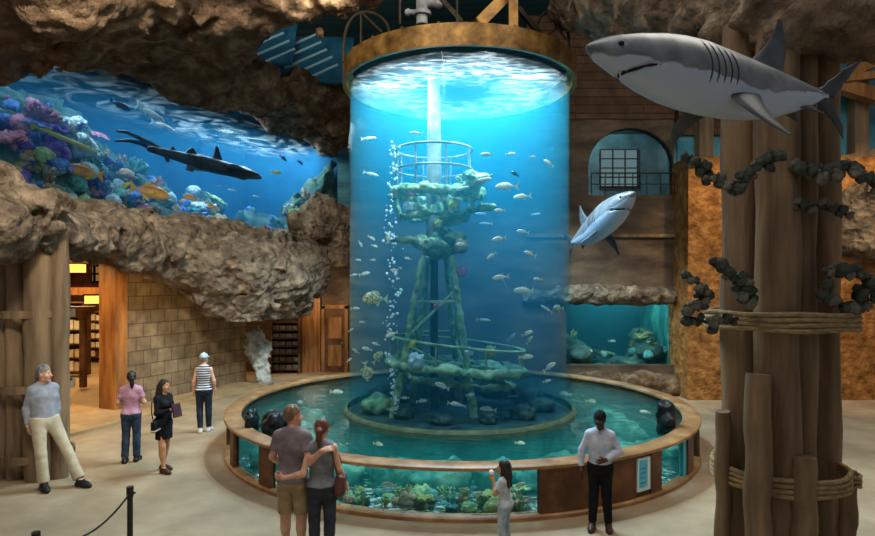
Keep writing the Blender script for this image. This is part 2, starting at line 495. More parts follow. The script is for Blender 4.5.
ROTW = Matrix((E, -NW, Vector((0, 0, 1)))).transposed()      # local x along the wall, y into the wall
m_block = brick_mat('wall_blocks', '#75654f', '#877459', '#5c4d3a', .46, .36, (tuple(E), (0, 0, 1)), .014, .6)
m_block_back = brick_mat('store_back', '#6e4a22', '#8a5e2c', '#3d2915', .8, .4, ((1, 0, 0), (0, 0, 1)), .012, .4)
m_glass = glass_mat('tank_acrylic', '#f4fcfd', .004, .03, .05)
m_glass_dim = glass_mat('smoked_pane', '#c4d2d4', .05, .04, .4)
m_pane_teal = M('teal_roof_glass', '#2c6b7c', '#5fa0ab', scale=.8, rough=.25, spec=.6)
m_slat = M('skylight_slat', '#8fb8c4', rough=.4)
m_slat_dark = M('skylight_gap', '#1c4f68', '#34789a', scale=1, rough=.4)
m_lamp = emit_mat('lamp_glow', '#ffb04a', 2.6)
m_lamp_soft = emit_mat('window_glow', '#b9cdd0', .7)
m_amber = emit_mat('amber_glow', '#ff9a35', 1.6)

def struct(o): o['kind'] = 'structure'; return o

# ================================================================== ROOM SHELL
struct(MB().box((-4.5, 12, -.1), (22, 16, .1)).build('floor', m_floor))
struct(MB().box((-4.5, 12, 12.2), (22, 16, .2)).build('ceiling', m_ceiling))
# raised paving in front of and inside the store
struct(MB().prism([W(-6, 1.55), W(7.2, 1.1), W(7.2, -.02), W(2.7, -.3), W(2.7, -12), W(-6, -12)], (0, 0, .06)).build('trim_1', m_slab))
def wbox(t0, t1, o0, o1, z0, z1):
    c = W((t0 + t1) / 2, (o0 + o1) / 2, (z0 + z1) / 2)
    return c, (abs(t1 - t0) / 2, abs(o1 - o0) / 2, abs(z1 - z0) / 2), ROTW
struct(MB().box(*wbox(2.98, 7.48, -.6, 0, .0, 4.9)).build('wall_left', m_block))
struct(MB().box(*wbox(-6, 2.98, -.5, -.1, 3.95, 4.9)).build('wall_left', m_block))
d1 = struct(MB().box(*wbox(2.6, 2.95, -.45, .12, .06, 3.95)).box(*wbox(-2, 2.6, -.4, .02, 3.7, 3.95)).build('door_1', m_wood_warm))
struct(MB().box((-4.9, 21.95, 2.3), (2.6, .15, 2.3)).build('wall_back', m_wall_brown))
struct(MB().box((3, 24.2, 6), (7, .2, 6)).build('wall_back', M('teal_roof_wall', '#28494c', '#4a7c7e', scale=1.0, rough=.8, stretch=(.3, 1, 3))))
# right-hand back wall with its two openings
mb = MB()
mb.box((4.95, 17.65, .41), (2.15, .15, .41)).box((4.95, 17.65, 4.3), (2.15, .15, 1.5)).box((3.6, 17.65, 1.73), (.8, .15, .91)) if False else None
X0, X1 = 2.6, 6.9
mb.box((.02, 17.65, 4.8), (2.58, .15, 4.8))
mb.box(((X0 + X1) / 2, 17.65, .41), ((X1 - X0) / 2, .15, .41))
mb.box(((X0 + 3.75) / 2, 17.65, 1.74), ((3.75 - X0) / 2, .15, .92))
mb.box(((X0 + X1) / 2, 17.65, 4.22), ((X1 - X0) / 2, .15, 1.56))
mb.box(((X0 + 4.4) / 2, 17.65, 6.9), ((4.4 - X0) / 2, .15, 1.12))
arch = [(4.4, 8.02), (6.9, 8.02)] + [(5.65 + 1.25 * math.cos(a), 6.6 + 1.15 * math.sin(a)) for a in [PI * k / 14 for k in range(0, 15)]]
mb.prism([(x, 17.5, z) for x, z in arch], (0, .3, 0))
struct(mb.build('wall_back', m_wall_brown))
struct(MB().box(((X0 + X1) / 2, 17.6, 9.5), ((X1 - X0) / 2, .15, 1.5)).build('wall_back', m_plank))
# ledge line across the brown wall
struct(MB().box(((X0 + X1) / 2, 17.46, 4.6), ((X1 - X0) / 2, .05, .05)).build('trim_2', m_wood_pole))
# ochre wall to the right
struct(MB().box((11.9, 17.2, 3.35), (5.0, .7, 3.35)).build('wall_right', m_rock_warm))
struct(MB().box((13.2, 17.3, 8.2), (3.7, .05, 1.6)).build('window_1', m_pane_teal))
struct(MB().box((8.2, 17.3, 7.05), (1.3, .05, .4)).build('window_1', m_pane_teal))
struct(MB().box((8.2, 17.3, 8.7), (1.3, .15, 1.25)).build('wall_right', m_plank))
for i, u in enumerate((704, 858)):
    p = at(u, 100, 17.0)
    struct(MB().box((p.x, 17.0, 8.3), (.2, .16, 1.7)).build('trim_3', m_wood_pole))
struct(MB().box((11.9, 17.3, 11), (5.0, .3, 1.2)).build('wall_right', m_plank))
# timber roof struts in front of the glass at far right
struct(MB().beam((10.4, 16.6, 8.6), (15, 16.0, 10.6), .3, .3).build('trim_4', m_wood_warm))
struct(MB().beam((10.4, 16.6, 8.9), (15, 16.2, 7.3), .34, .34).build('trim_4', m_wood_warm))
struct(MB().beam((10.4, 16.4, 8.75), (15, 16.0, 9.1), .16, .2).build('trim_4', m_wood_warm))
struct(MB().beam((10.4, 16.9, 6.5), (15, 16.5, 7.4), .2, .2).build('trim_4', m_wood_pole))

# arched window: dim room behind it
room = MB().box((5.65, 20.2, 6.8), (1.9, .1, 1.6)).box((3.8, 19, 6.8), (.1, 1.2, 1.6)).box((7.5, 19, 6.8), (.1, 1.2, 1.6)).box((5.65, 19, 5.5), (1.9, 1.2, .1)).box((5.65, 19, 8.3), (1.9, 1.2, .1))
struct(room.build('wall_back', M('room_teal', '#2b4347', '#4a6468', scale=1.5, rough=.8)))
fr = thing('inner_window', 'pale grid window glowing faintly inside the arched upper opening', 'window', (6.05, 20.05, 7.05))
MB().box((0, 0, 0), (.62, .03, .62)).build('pane', m_lamp_soft, fr)
g = MB()
for k in range(4): g.box((-.62 + .413 * k, -.04, 0), (.025, .02, .64))
for k in range(5): g.box((0, -.04, -.62 + .31 * k), (.64, .02, .02))
g.build('mullions', m_dark, fr)
struct(MB().prism([(4.4, 17.62, 5.78)] + [(x, 17.62, z) for x, z in [(6.9, 5.78)] + [(5.65 + 1.25 * math.cos(a), 6.6 + 1.15 * math.sin(a)) for a in [PI * k / 14 for k in range(0, 15)]]], (0, .03, 0)).build('window_2', m_glass_dim))
rl = thing('balcony_railing', 'thin dark railing along the foot of the arched upper window', 'railing', (5.65, 17.35, 5.78))
MB().tube([(-1.2, 0, .62), (1.2, 0, .62)], .022).tube([(-1.2, 0, .3), (1.2, 0, .3)], .016).build('rail', m_iron, rl)
for k in range(7): MB().tube([(-1.2 + .4 * k, 0, 0), (-1.2 + .4 * k, 0, .62)], .016, 6).build('post', m_iron, rl)

# ================================================================== CAVE ROCK
def rock_noise(amp, s, seed, crag=.6):
    def fn(P):
        r = fbm(P * s, 5, seed, .55) * amp
        c = worley(P * s * 1.7 + fbm(P * s, 2, seed + 9)[:, None] * .3, seed + 3)
        c2 = worley(P * s * 4.1, seed + 5); c3 = worley(P * s * 9, seed + 7)
        r = r + (.5 - c3) * amp * crag * .3
        return r + (.55 - c) * amp * crag * 1.6 + (.5 - c2) * amp * crag * .55
    return fn

def twall(u):
    m = (u - U0) / FPX
    return (-9.17 - 12.6 * m) / (.919 * m - .395)
def dwall(u): return A0.y + .919 * twall(u)

# rock ledge under the big reef window
f = Field((-11.2, 8.2, 2.1), (-2.2, 24.2, 6.6), .045)
led = [(-70, 224, 8.9, .6), (-10, 225, 9.2, .54), (30, 227, 9.7, .46), (62, 233, 10.8, .36), (95, 237, 12.4, .38), (130, 242, 14, .52), (165, 254, 15.4, .62), (200, 266, 16.3, .8), (235, 276, 17, 1.0), (270, 278, 18, 1.05), (300, 272, 19, .95)]
for a, b in zip(led[:-1], led[1:]): f.cap(at(*a[:3]), at(*b[:3]), a[3], b[3], .3)
for (u, v, d, r) in [(238, 318, 17.2, .62), (262, 306, 17.8, .75), (222, 305, 16.9, .5), (310, 225, 20, .7), (330, 222, 20.5, .75), (335, 250, 20.6, .5), (318, 205, 20.3, .4), (10, 200, 9.4, .42), (35, 208, 9.8, .35), (-30, 200, 9, .5), (290, 300, 18.6, .7), (180, 240, 15.9, .5), (252, 330, 17.3, .35)]:
    f.ell(at(u, v, d), (r, r, r * .85), None, .3)
for t in np.arange(-5, 11.5, .5): f.ell(W(t, .0, 4.55), (.7, .7, .5), None, .25)
f.rough(rock_noise(.17, 1.25, 3, .75), 1.2)
for k in range(8):
    q = .2 * k; f.cap(at(240, 294, 15.7 + q), at(282, 293, 16.3 + q), .05, .075, .05, mode='sub'); f.cap(at(282, 293, 16.3 + q), at(328, 286, 17.3 + q), .075, .06, .05, mode='sub')
struct(fobj('rock_ledge', f, m_rock))
# overhang above the window
f = Field((-13.5, 7.6, 6.6), (-1.2, 25.0, 12.6), .06)
lip = [(-40, 40), (0, 38), (60, 38), (100, 46), (150, 66), (200, 86), (250, 102), (300, 122), (335, 146)]
pts = [at(u, v, dwall(u) - .9) for u, v in lip]
for a, b in zip(pts[:-1], pts[1:]):
    f.cap(a + Vector((0, 0, .3)), b + Vector((0, 0, .3)), .55, .55, .4)
    f.cap(a + Vector((0, .8, .7)), b + Vector((0, .8, .7)), .9, .9, .4)
for (u, v, d, r) in [(-20, 2, 10.5, 1.25), (60, -2, 11.5, 1.15), (140, 6, 12.5, 1.1), (120, -40, 10.5, 1.2), (205, 10, 13.2, 1.0), (30, -40, 9.5, 1.2), (200, 48, 15.5, 1.0), (150, 28, 14.2, 1.1), (235, -10, 12.5, 1.1), (280, -8, 12.4, .7), (320, -2, 12.8, .62), (350, -22, 13.0, .7),
                     (250, 78, 17.2, .75), (300, 92, 19, .8), (330, 108, 20.5, 1.0), (345, 95, 21.5, .8), (272, 82, 18, .5), (100, 22, 12.8, .85), (218, 30, 14, .55)]:
    f.ell(at(u, v, d), (r * 1.25, r, r * .85), None, .45)
f.cut((0, 0, 12.3), (0, 0, 1))
f.rough(rock_noise(.24, .85, 11, .8), 1.5)
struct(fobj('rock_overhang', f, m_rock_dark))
# rock arch top right, hung from the roof over the timber column
f = Field((1.8, 4.4, 5.2), (8.6, 13.5, 9.6), .06)
arc = [(585, 0, 11.5, .62), (620, 6, 10.2, .55), (680, 8, 8.6, .5), (735, 10, 7.3, .46), (790, 14, 6.35, .38), (850, 12, 6.2, .36), (930, 6, 6.0, .5)]
for a, b in zip(arc[:-1], arc[1:]):
    f.cap(at(*a[:3]), at(*b[:3]), a[3], b[3], .25); f.cap(at(a[0], a[1] - 30, a[2]), at(b[0], b[1] - 30, b[2]), a[3], b[3], .25)
f.rough(rock_noise(.16, 1.5, 23, .75), 1.0)
struct(fobj('rock_arch', f, m_rock))
# boulders on the right wall and the ledge over the small tank
f = Field((9.6, 13.6, 3.0), (15.6, 17.4, 7.2), .08)
for (x, y, z, r) in [(11.3, 16.5, 4.3, .6), (11.6, 16.4, 5.0, .8), (12.4, 16.1, 5.4, 1.1), (13.4, 15.8, 5.2, 1.3), (12.3, 16.1, 4.4, 1.0), (11.0, 16.7, 3.7, .4)]: f.ell((x, y, z), (r, r * .7, r * .7), None, .4)
f.rough(rock_noise(.15, 1.0, 31, .6), 1)
struct(fobj('rock_boulders', f, m_rock))
f = Field((2.4, 16.6, 2.3), (7.2, 18, 3.6), .05)
f.cap((2.6, 17.45, 2.82), (6.75, 17.45, 2.8), .2, .24, .1); f.ell((4.6, 17.4, 2.95), (.9, .25, .22), None, .2); f.ell((6.2, 17.4, 2.9), (.5, .25, .2), None, .2)
f.rough(rock_noise(.06, 2.5, 41, .6), .4)
struct(fobj('rock_shelf', f, m_rock))
# rock rubble along the foot of the brown wall
f = Field((2.4, 16.4, -.05), (7.2, 17.9, 1.1), .05)
f.cap((2.7, 17.35, .25), (6.75, 17.35, .2), .3, .35, .1); f.ell((5.8, 17.2, .45), (.6, .3, .25), None, .2); f.ell((4.7, 17.2, .5), (.5, .3, .22), None, .2)
f.rough(rock_noise(.08, 2.2, 43, .6), .5); f.cut((0, 0, .0), (0, 0, -1))
struct(fobj('rock_rubble', f, m_rock_dark))

# pale coral rock hanging under the ledge
f = Field((-6.6, 18.2, -.04), (-4.6, 20.2, 3.2), .04)
for (u, v, r) in [(256, 340, .3), (262, 352, .26), (258, 366, .2), (264, 376, .2), (262, 384, .22), (252, 350, .16)]: f.ell(at(u, v, 19), (r, r * .8, r * 1.2), None, .15)
f.rough(rock_noise(.08, 3.2, 47, .8), .4); f.cut((0, 0, 0), (0, 0, -1))
tag(fobj('coral_rock', f, m_rock_pale), 'pale grey coral rock standing under the ledge at the end of the block wall', 'rock')

# roof glazing seen through the gap between the rocks
m_sky = emit_mat('skylight_glow', '#3f8fb4', .16)
for i, (uc, vc, d, wd, hg) in enumerate([(306, 60, 19.4, 1.5, .95), (262, 44, 18.4, 1.0, .8)]):
    s = thing('roof_skylight', ['blue slatted roof skylight just left of the tank collar', 'blue slatted roof skylight farther left in the gap between the cave rocks'][i], 'skylight', at(uc, vc, d))
    R = Matrix.Rotation(math.radians(-24), 3, 'X') @ Matrix.Rotation(math.radians(0), 3, 'Y')
    MB().box((0, 0, 0), (wd, .04, hg), R).build('pane', m_slat_dark, s)
    for k in range(5):
        off = -.8 + .38 * k; dv = Vector((math.cos(.55), 0, math.sin(.55))); pv = Vector((-dv.z, 0, dv.x))
        a_, b_ = pv * off - dv * .75, pv * off + dv * .75
        MB().beam(R @ (a_ + Vector((0, -.09, 0))), R @ (b_ + Vector((0, -.09, 0))), .07, .07).build('slat', m_slat, s)

# ================================================================== BIG TANK
CX, CY = .46, 12.82
C2 = (CX, CY)
m_tank_water = water_mat('tank_water', '#3ac6e6', .105, '#1ea8cc', .40)
m_pool_water = water_mat('pool_water', '#2fb8b4', .26, '#2bb0a8', .45, wave=.6, wscale=2.3, ior=1.22)
m_reef_water = water_mat('reef_water', '#3fa2da', .085, '#2590c8', .15)
m_side_water = water_mat('side_water', '#40c0d0', .12, '#2aa5b0', .25)
tk = thing('aquarium_cylinder', 'giant round glass aquarium cylinder standing in the middle of the pool', 'aquarium', (CX, CY, 0))
O = lambda mb, n, m, **k: mb.build(n, m, tk, **k)
O(MB().lathe([(2.35, .56), (2.35, 7.5), (2.31, 7.5), (2.31, .56)], 96, closed_prof=True), 'glass_wall', m_glass, smooth=True)
O(MB().lathe([(2.36, .52), (2.44, .52), (2.44, .6), (2.36, .66)], 96, closed_prof=True), 'base_ring', m_olive, smooth=True)
O(MB().lathe([(0, .565), (2.3, .565), (2.3, .5), (0, .5)], 64), 'tank_floor', m_sand)
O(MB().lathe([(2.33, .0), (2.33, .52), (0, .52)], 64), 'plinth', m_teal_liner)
col = O(MB().lathe([(2.36, 7.36), (2.46, 7.34), (2.46, 7.74), (2.36, 7.76), (2.3, 7.76), (2.3, 7.7), (2.36, 7.66)], 96, closed_prof=True), 'collar', m_collar, smooth=True)
for k in range(22):
    a = 2 * PI * k / 22 + .1
    MB().ball((2.41 * math.sin(a), -2.41 * math.cos(a), 7.765), (.035, .035, .03), 8, 4).build('bolt', m_collar, col)
MB().lathe([(2.32, 7.75), (2.2, 7.8), (1.2, 8.24), (.3, 8.5), (0, 8.5)], 48).build('lid', m_dark, tk)
w = MB().lathe([(0, .57), (2.305, .57), (2.305, 7.26), (0, 7.26)], 96).build('water', m_tank_water, None, loc=(CX, CY, 0)); w['kind'] = 'stuff'
# rippled water surface
V = []; F = []
n = 90
for i in range(n + 1):
    for j in range(n + 1): V.append((-2.32 + 4.64 * i / n, -2.32 + 4.64 * j / n, 0))
V = np.array(V, np.float32); V[:, 2] = .025 * fbm(np.c_[V[:, :2] * 2.2, np.zeros(len(V))], 3, 5)
F = [(i * (n + 1) + j, (i + 1) * (n + 1) + j, (i + 1) * (n + 1) + j + 1, i * (n + 1) + j + 1) for i in range(n) for j in range(n) if math.hypot(-2.32 + 4.64 * (i + .5) / n, -2.32 + 4.64 * (j + .5) / n) < 2.28]
m_glint = glint_mat('surface_glints', '#ffffff', .46, .70, 2.2, (1.0, 2.8, 1), .075, .006)  # bright ripple glints painted as translucent white streaks
o = link('water_surface', np_mesh('water_surface', V, np.array(F)), m_glint, None, (CX, CY, 7.3)); o['kind'] = 'stuff'

# gantry on the collar
gz = 7.76
ga = thing('gantry_frame', 'dark iron and brass gantry frame standing on the tank collar', 'gantry', (CX, CY, gz))
def gp(u, v, d): return at(u, v, d) - Vector((CX, CY, gz))
for u in (400, 457): 
    b = at(u, 24, 10.5); MB().tube([(b.x - CX, b.y - CY, .0), (b.x - CX, b.y - CY, 1.6)], .022, 8).build('rod', m_iron, ga)
p = at(513, 30, 10.7); MB().beam((p.x - CX, p.y - CY, 0), (p.x - CX, p.y - CY, 2.2), .16, .16).build('post', m_brass_beam, ga)
MB().beam(gp(478, 24, 10.6), gp(520, -18, 10.9), .16, .2).build('brace', m_brass_beam, ga)
MB().beam(gp(518, 8, 10.8), gp(543, 38, 11.2), .06, .1).build('brace', m_iron, ga)
MB().beam(gp(437, -6, 10.8), gp(462, 22, 10.8), .05, .08).build('brace', m_iron, ga)
def hoop(u0, u1, vt, vb0, vb1, d):
    pts = []
    for k in range(17):
        t = k / 16; a = PI * (1 - t)
        um = (u0 + u1) / 2 + (u1 - u0) / 2 * math.cos(a); vv = vb0 + (vb1 - vb0) * t
        pts.append(gp(um, vv - (vv - vt) * math.sin(a) ** .7, d))
    MB().tube(pts, .03, 8).build('hoop', m_iron, ga)
hoop(343, 389, 12, 62, 35, 11.6); hoop(536, 569, 10, 38, 52, 11.8)
MB().tube([gp(361, 12, 11.6), gp(361, 45, 11.6)], .022, 6).build('rod', m_iron, ga)
MB().tube([gp(361, 12, 11.6), gp(382, 32, 11.4)], .022, 6).build('rod', m_iron, ga)
MB().tube([gp(548, 12, 11.8), gp(566, 40, 11.8)], .022, 6).build('rod', m_iron, ga)
MB().tube([gp(563, 22, 11.8), gp(545, 38, 11.8)], .022, 6).build('rod', m_iron, ga)
pi_ = thing('supply_pipe', 'pale grey flanged water pipe rising from the tank collar to the roof', 'pipe', at(422, 22, 11.3))
MB().tube([(0, 0, -.05), (0, 0, 4.2)], .11, 14).build('riser', m_grey_pipe, pi_, smooth=True)
for z in (.12, .62): MB().tube([(0, 0, z), (0, 0, z + .07)], .17, 16).build('flange', m_grey_pipe, pi_, smooth=True)
MB().tube([(0, 0, .35), (.28, 0, .35)], .07, 10).ball((.3, 0, .35), .1).build('valve', m_grey_pipe, pi_, smooth=True)
MB().tube([(-.24, 0, .18), (-.02, 0, .18)], .05, 10).ball((-.26, 0, .18), .07).build('valve', m_grey_pipe, pi_, smooth=True)

# ================================================================== POOL
RO = 4.73
po = thing('viewing_pool', 'low round viewing pool with wooden rim around the tank', 'pool', (CX, CY, 0))
P_ = lambda mb, n, m, **k: mb.build(n, m, po, **k)
P_(MB().lathe([(4.42, .695), (4.42, .74), (4.44, .75), (4.72, .75), (4.74, .735), (4.74, .695)], 120, closed_prof=True), 'rim', m_rim, smooth=True)
P_(MB().lathe([(4.58, 0), (4.74, 0), (4.74, .05), (4.71, .075), (4.58, .075)], 120, closed_prof=True), 'skirt', m_rim, smooth=True)
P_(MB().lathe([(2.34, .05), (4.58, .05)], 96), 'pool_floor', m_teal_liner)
D = math.radians
secs = [(-40, 11.5, 'g'), (11.5, 31.2, 'w'), (31.2, 35.6, 's'), (35.6, 39, 'w'), (39, 49.5, 'g'), (49.5, 51, 't'), (51, 55, 'w'), (55, 66, 'g'), (66, 70, 'w'), (70, 120, 'l'), (120, 240, 'l'), (240, 284, 'l'), (284, 300, 'g'), (300, 303, 'w'), (303, 316, 'g'), (316, 320, 'w')]
for a, b, k in secs:
    n = max(2, int((b - a) / 2)); a0, a1 = D(a), D(b)
    if k == 'g': P_(MB().lathe([(4.62, .075), (4.66, .075), (4.66, .695), (4.62, .695)], n, a0, a1, closed_prof=True), 'window_pane', m_glass, smooth=True)
    elif k == 's':
        P_(MB().lathe([(4.61, .07), (4.69, .07), (4.69, .7), (4.61, .7)], n, a0, a1, closed_prof=True), 'side_panel', m_panel, smooth=True)
    elif k == 't': P_(MB().lathe([(4.6, .075), (4.68, .075), (4.68, .695), (4.6, .695)], n, a0, a1, closed_prof=True), 'pane_edge', M('pane_edge', '#4fb9c4', rough=.2), smooth=True)
    else: P_(MB().lathe([(4.61, .07), (4.71, .07), (4.71, .7), (4.61, .7)], n, a0, a1, closed_prof=True), 'side_panel', m_panel, smooth=True)
pw = MB().lathe([(2.45, .055), (4.605, .055), (4.605, .65), (2.45, .65)], 120, closed_prof=True).build('pool_water', m_pool_water, None, loc=(CX, CY, 0)); pw['kind'] = 'stuff'
# pictorial information sign on the pool side
sg = thing('information_sign', 'pale blue and white information sign on the wooden pool side', 'sign', (CX, CY, 0))
m_sw = M('sign_white', '#d9eef0', rough=.4); m_sb = M('sign_blue', '#3fb4d6', '#6fd0e2', scale=6, rough=.4); m_si = M('sign_ink', '#1d7fa6', rough=.4)
MB().lathe([(4.69, .16), (4.72, .16), (4.72, .65), (4.69, .65)], 4, D(31.7), D(35.2), closed_prof=True).build('board', m_sw, sg)
MB().lathe([(4.72, .22), (4.725, .22), (4.725, .62), (4.72, .62)], 4, D(32.1), D(34.3), closed_prof=True).build('picture', m_sb, sg)
for k in range(4): MB().lathe([(4.725, .28 + .07 * k), (4.728, .28 + .07 * k), (4.728, .295 + .07 * k), (4.725, .295 + .07 * k)], 4, D(32.4), D(33.9 - .2 * (k % 2)), closed_prof=True).build('text_line', m_si, sg)
# ================================================================== FISH AND CORAL
def flat_fin(name, pts, th, m, parent):
    """thin fin in the local x-z plane, thickened towards its root"""
    return MB().prism([(x, -th / 2, z) for x, z in pts], (0, th, 0)).build(name, m, parent)

def fish_body(H, Wd, nose=.0, n=14):
    rings = []
    for i in range(n + 1):
        t = i / n
        h = H * .5 * (math.sin(PI * min(1, t * .98 + .02) ** .78) ** .8) * (1 - .12 * t) + .035 * t * (t > .5)
        w = Wd * .5 * math.sin(PI * min(1, t * .97 + .03) ** .7) ** .7 + .008
        x = .5 - .82 * t
        rings.append([(x, w * math.cos(2 * PI * k / 12), h * math.sin(2 * PI * k / 12) + .02 * math.sin(PI * t) - nose * (1 - t) ** 3) for k in range(12)])
    return rings

def fish_proto(name, m_body, m_fin, H=.34, Wd=.16, tail=.28, long=False):
    r = bpy.data.objects.new(name, None); COL.objects.link(r); r.empty_display_size = .1
    b = MB().loft(fish_body(H, Wd)).build('body', m_body, r, smooth=True)
    flat_fin('tail_fin', [(-.28, 0), (-.36, .03), (-.55, tail * .62), (-.50, 0), (-.55, -tail * .62), (-.36, -.03)], .016, m_fin, r)
    flat_fin('dorsal_fin', [(.2, H * .42), (.1, H * .64), (-.12, H * .58), (-.22, H * .3), (-.1, H * .3), (.1, H * .38)], .014, m_fin, r)
    flat_fin('anal_fin', [(-.02, -H * .38), (-.12, -H * .56), (-.22, -H * .26), (-.14, -H * .26)], .014, m_fin, r)
    for s in (-1, 1):
        MB().ball((.37, s * Wd * .32, H * .08), (.028, .012, .028), 8, 5).build('eye', m_eye, r)
        MB().prism([(.16, s * Wd * .46, -.02), (.02, s * (Wd * .46 + .07), .03), (.0, s * (Wd * .46 + .08), -.05)], (0, s * .01, 0)).build('side_fin', m_fin, r)
    return r
m_eye = M('fish_eye', '#0c0c0e', rough=.2)
def two_tone(n, top, belly, sc=6):
    m = M(n, top, belly, scale=sc, rough=.35, spec=.5, lo=.4, hi=.6)
    nt = m.node_tree; tc = [x for x in nt.nodes if x.type == 'TEX_COORD'][0]
    sep = _n(nt, 'ShaderNodeSeparateXYZ'); nt.links.new(tc.outputs['Object'], sep.inputs[0])
    ramp = [x for x in nt.nodes if x.type == 'VALTORGB'][0]; no = [x for x in nt.nodes if x.type == 'TEX_NOISE'][0]
    ma = _n(nt, 'ShaderNodeMath', operation='MULTIPLY_ADD'); ma.inputs[1].default_value = -1.6; ma.inputs[2].default_value = .55
    nt.links.new(sep.outputs['Z'], ma.inputs[0])
    mb_ = _n(nt, 'ShaderNodeMath', operation='MULTIPLY_ADD'); mb_.inputs[1].default_value = .3; nt.links.new(no.outputs['Fac'], mb_.inputs[0])
    sb = _n(nt, 'ShaderNodeMath', operation='SUBTRACT'); sb.inputs[1].default_value = .15; nt.links.new(ma.outputs[0], sb.inputs[0]); nt.links.new(sb.outputs[0], mb_.inputs[2])
    nt.links.new(mb_.outputs[0], ramp.inputs[0])
    return m
K = {
    'silver': ('silver_fish', two_tone('fish_silver', '#b5b39c', '#fdfbee'), M('fin_silver', '#d6d2b8', rough=.5), .34, .17, .3),
    'slender': ('slender_fish', two_tone('fish_slender', '#8a9aa0', '#eef2ec'), M('fin_slender', '#b9c4c2', rough=.5), .2, .12, .24),
    'spotted': ('spotted_fish', M('fish_spotted', '#5e6a48', '#dcdcb8', scale=14, rough=.4, lo=.45, hi=.55), M('fin_spotted', '#b8c49a', rough=.5), .56, .16, .34),
    'yellow': ('yellow_fish', two_tone('fish_yellow', '#c9b81e', '#e8dd6a'), M('fin_yellow', '#d9cf3a', rough=.5), .36, .15, .3),
    'orange': ('orange_fish', two_tone('fish_orange', '#b8661e', '#e7a14d'), M('fin_orange', '#e0a02e', rough=.5), .36, .2, .32),
    'grey': ('grey_fish', two_tone('fish_grey', '#7f8c86', '#c9cfc4'), M('fin_grey', '#8a968f', rough=.5), .36, .2, .26),
    'dark': ('dark_fish', two_tone('fish_dark', '#17202a', '#31414f'), M('fin_dark', '#1c2630', rough=.5), .36, .16, .3),
    'pink': ('pink_fish', two_tone('fish_pink', '#a83d75', '#d98aa8'), M('fin_pink', '#c25a8c', rough=.5), .36, .16, .3),
    'green': ('green_fish', two_tone('fish_green', '#3f4f34', '#7c7a4a'), M('fin_green', '#5b6440', rough=.5), .38, .2, .28),
}
WORD = {'silver': 'small silver fish', 'slender': 'slender pale fish', 'spotted': 'deep-bodied spotted fish', 'yellow': 'yellow fish', 'orange': 'orange fish', 'grey': 'large grey fish', 'dark': 'dark fish', 'pink': 'pink fish', 'green': 'dull green fish'}
_proto = {}; FISH = []
def put_fish(kind, p, px, facing, tilt=0, where='', group=None, yaw=None):
    """px: length in photo pixels; facing +1 looks to the right"""
    first = kind not in _proto
    if first: _proto[kind] = fish_proto(*K[kind])
    o = _proto[kind] if first else copy_tree(_proto[kind])
    s = px / FPX * p[1] * 1.02
    y = yaw if yaw is not None else random.uniform(-.35, .35)
    o.location = p; o.scale = (s, s, s)
    o.rotation_euler = Euler((0, -math.radians(tilt), (0 if facing > 0 else PI) + y), 'XYZ')
    FISH.append((o, kind, where, group)); return o
def label_sorted(recs, word, key, order, cat):
    """recs: (object, kind, where, group); each gets its own label inside its group"""
    byk = {}
    for r in recs: byk.setdefault((r[1], r[2]), []).append(r)
    for (kind, where), rs in byk.items():
        rs.sort(key=lambda r: key(proj(r[0].location)))
        for i, r in enumerate(rs):
            wd = word[kind]
            lab = f'{wd} {where}' if len(rs) == 1 else f'{ordw(i)} {wd} {order} {where}'
            tag(r[0], lab, cat, r[3])

# ---- coral shapes (unit size, growing along +z)
def coral_brain(seed):
    f = Field((-.75, -.75, -.3), (.75, .75, .85), .05)
    r_ = random.Random(seed)
    f.ell((0, 0, .1), (.5, .5, .42), None, .1)
    for k in range(4): f.ell((r_.uniform(-.3, .3), r_.uniform(-.3, .3), r_.uniform(.0, .3)), (.25,) * 3, None, .08)
    f.rough(lambda P: .1 * (.5 - worley(P * 5.5, seed)) + .05 * fbm(P * 3, 3, seed), .3)
    V, F = f.mesh(); return np_mesh('coral', V, F)
def coral_branch(seed):
    r_ = random.Random(seed); mb = MB()
    def grow(p, d, r, L, n):
        q = p + d * L
        mid = (p + q) / 2 + Vector((r_.uniform(-.04, .04), r_.uniform(-.04, .04), 0))
        mb.tube([p, mid, q], [r, r * .9, r * .75], 6)
        mb.ball(q, r * .78, 6, 4)
        if n:
            for k in range(r_.choice((2, 2, 3))):
                e = (d + Vector((r_.uniform(-.8, .8), r_.uniform(-.8, .8), r_.uniform(0, .5)))).normalized()
                grow(q, e, r * .74, L * .78, n - 1)
    for k in range(5): grow(Vector((r_.uniform(-.18, .18), r_.uniform(-.18, .18), -.1)), Vector((r_.uniform(-.7, .7), r_.uniform(-.7, .7), 1)).normalized(), .085, .34, 2)
    o = mb.build('tmp', m_reef, None, smooth=True); me = o.data; bpy.data.objects.remove(o); me.materials.clear(); return me
def coral_table(seed):
    f = Field((-.95, -.95, -.2), (.95, .95, .75), .045)
    r_ = random.Random(seed)
    f.cap((0, 0, -.15), (0, 0, .3), .2, .12, .08)
    for k in range(5): f.ell((r_.uniform(-.3, .3), r_.uniform(-.3, .3), .32 + .05 * k), (r_.uniform(.3, .55), r_.uniform(.3, .5), .05), None, .06)
    f.rough(lambda P: .05 * (.5 - worley(P * 6, seed)) + .03 * fbm(P * 4, 3, seed), .15)
    V, F = f.mesh(); return np_mesh('coral', V, F)
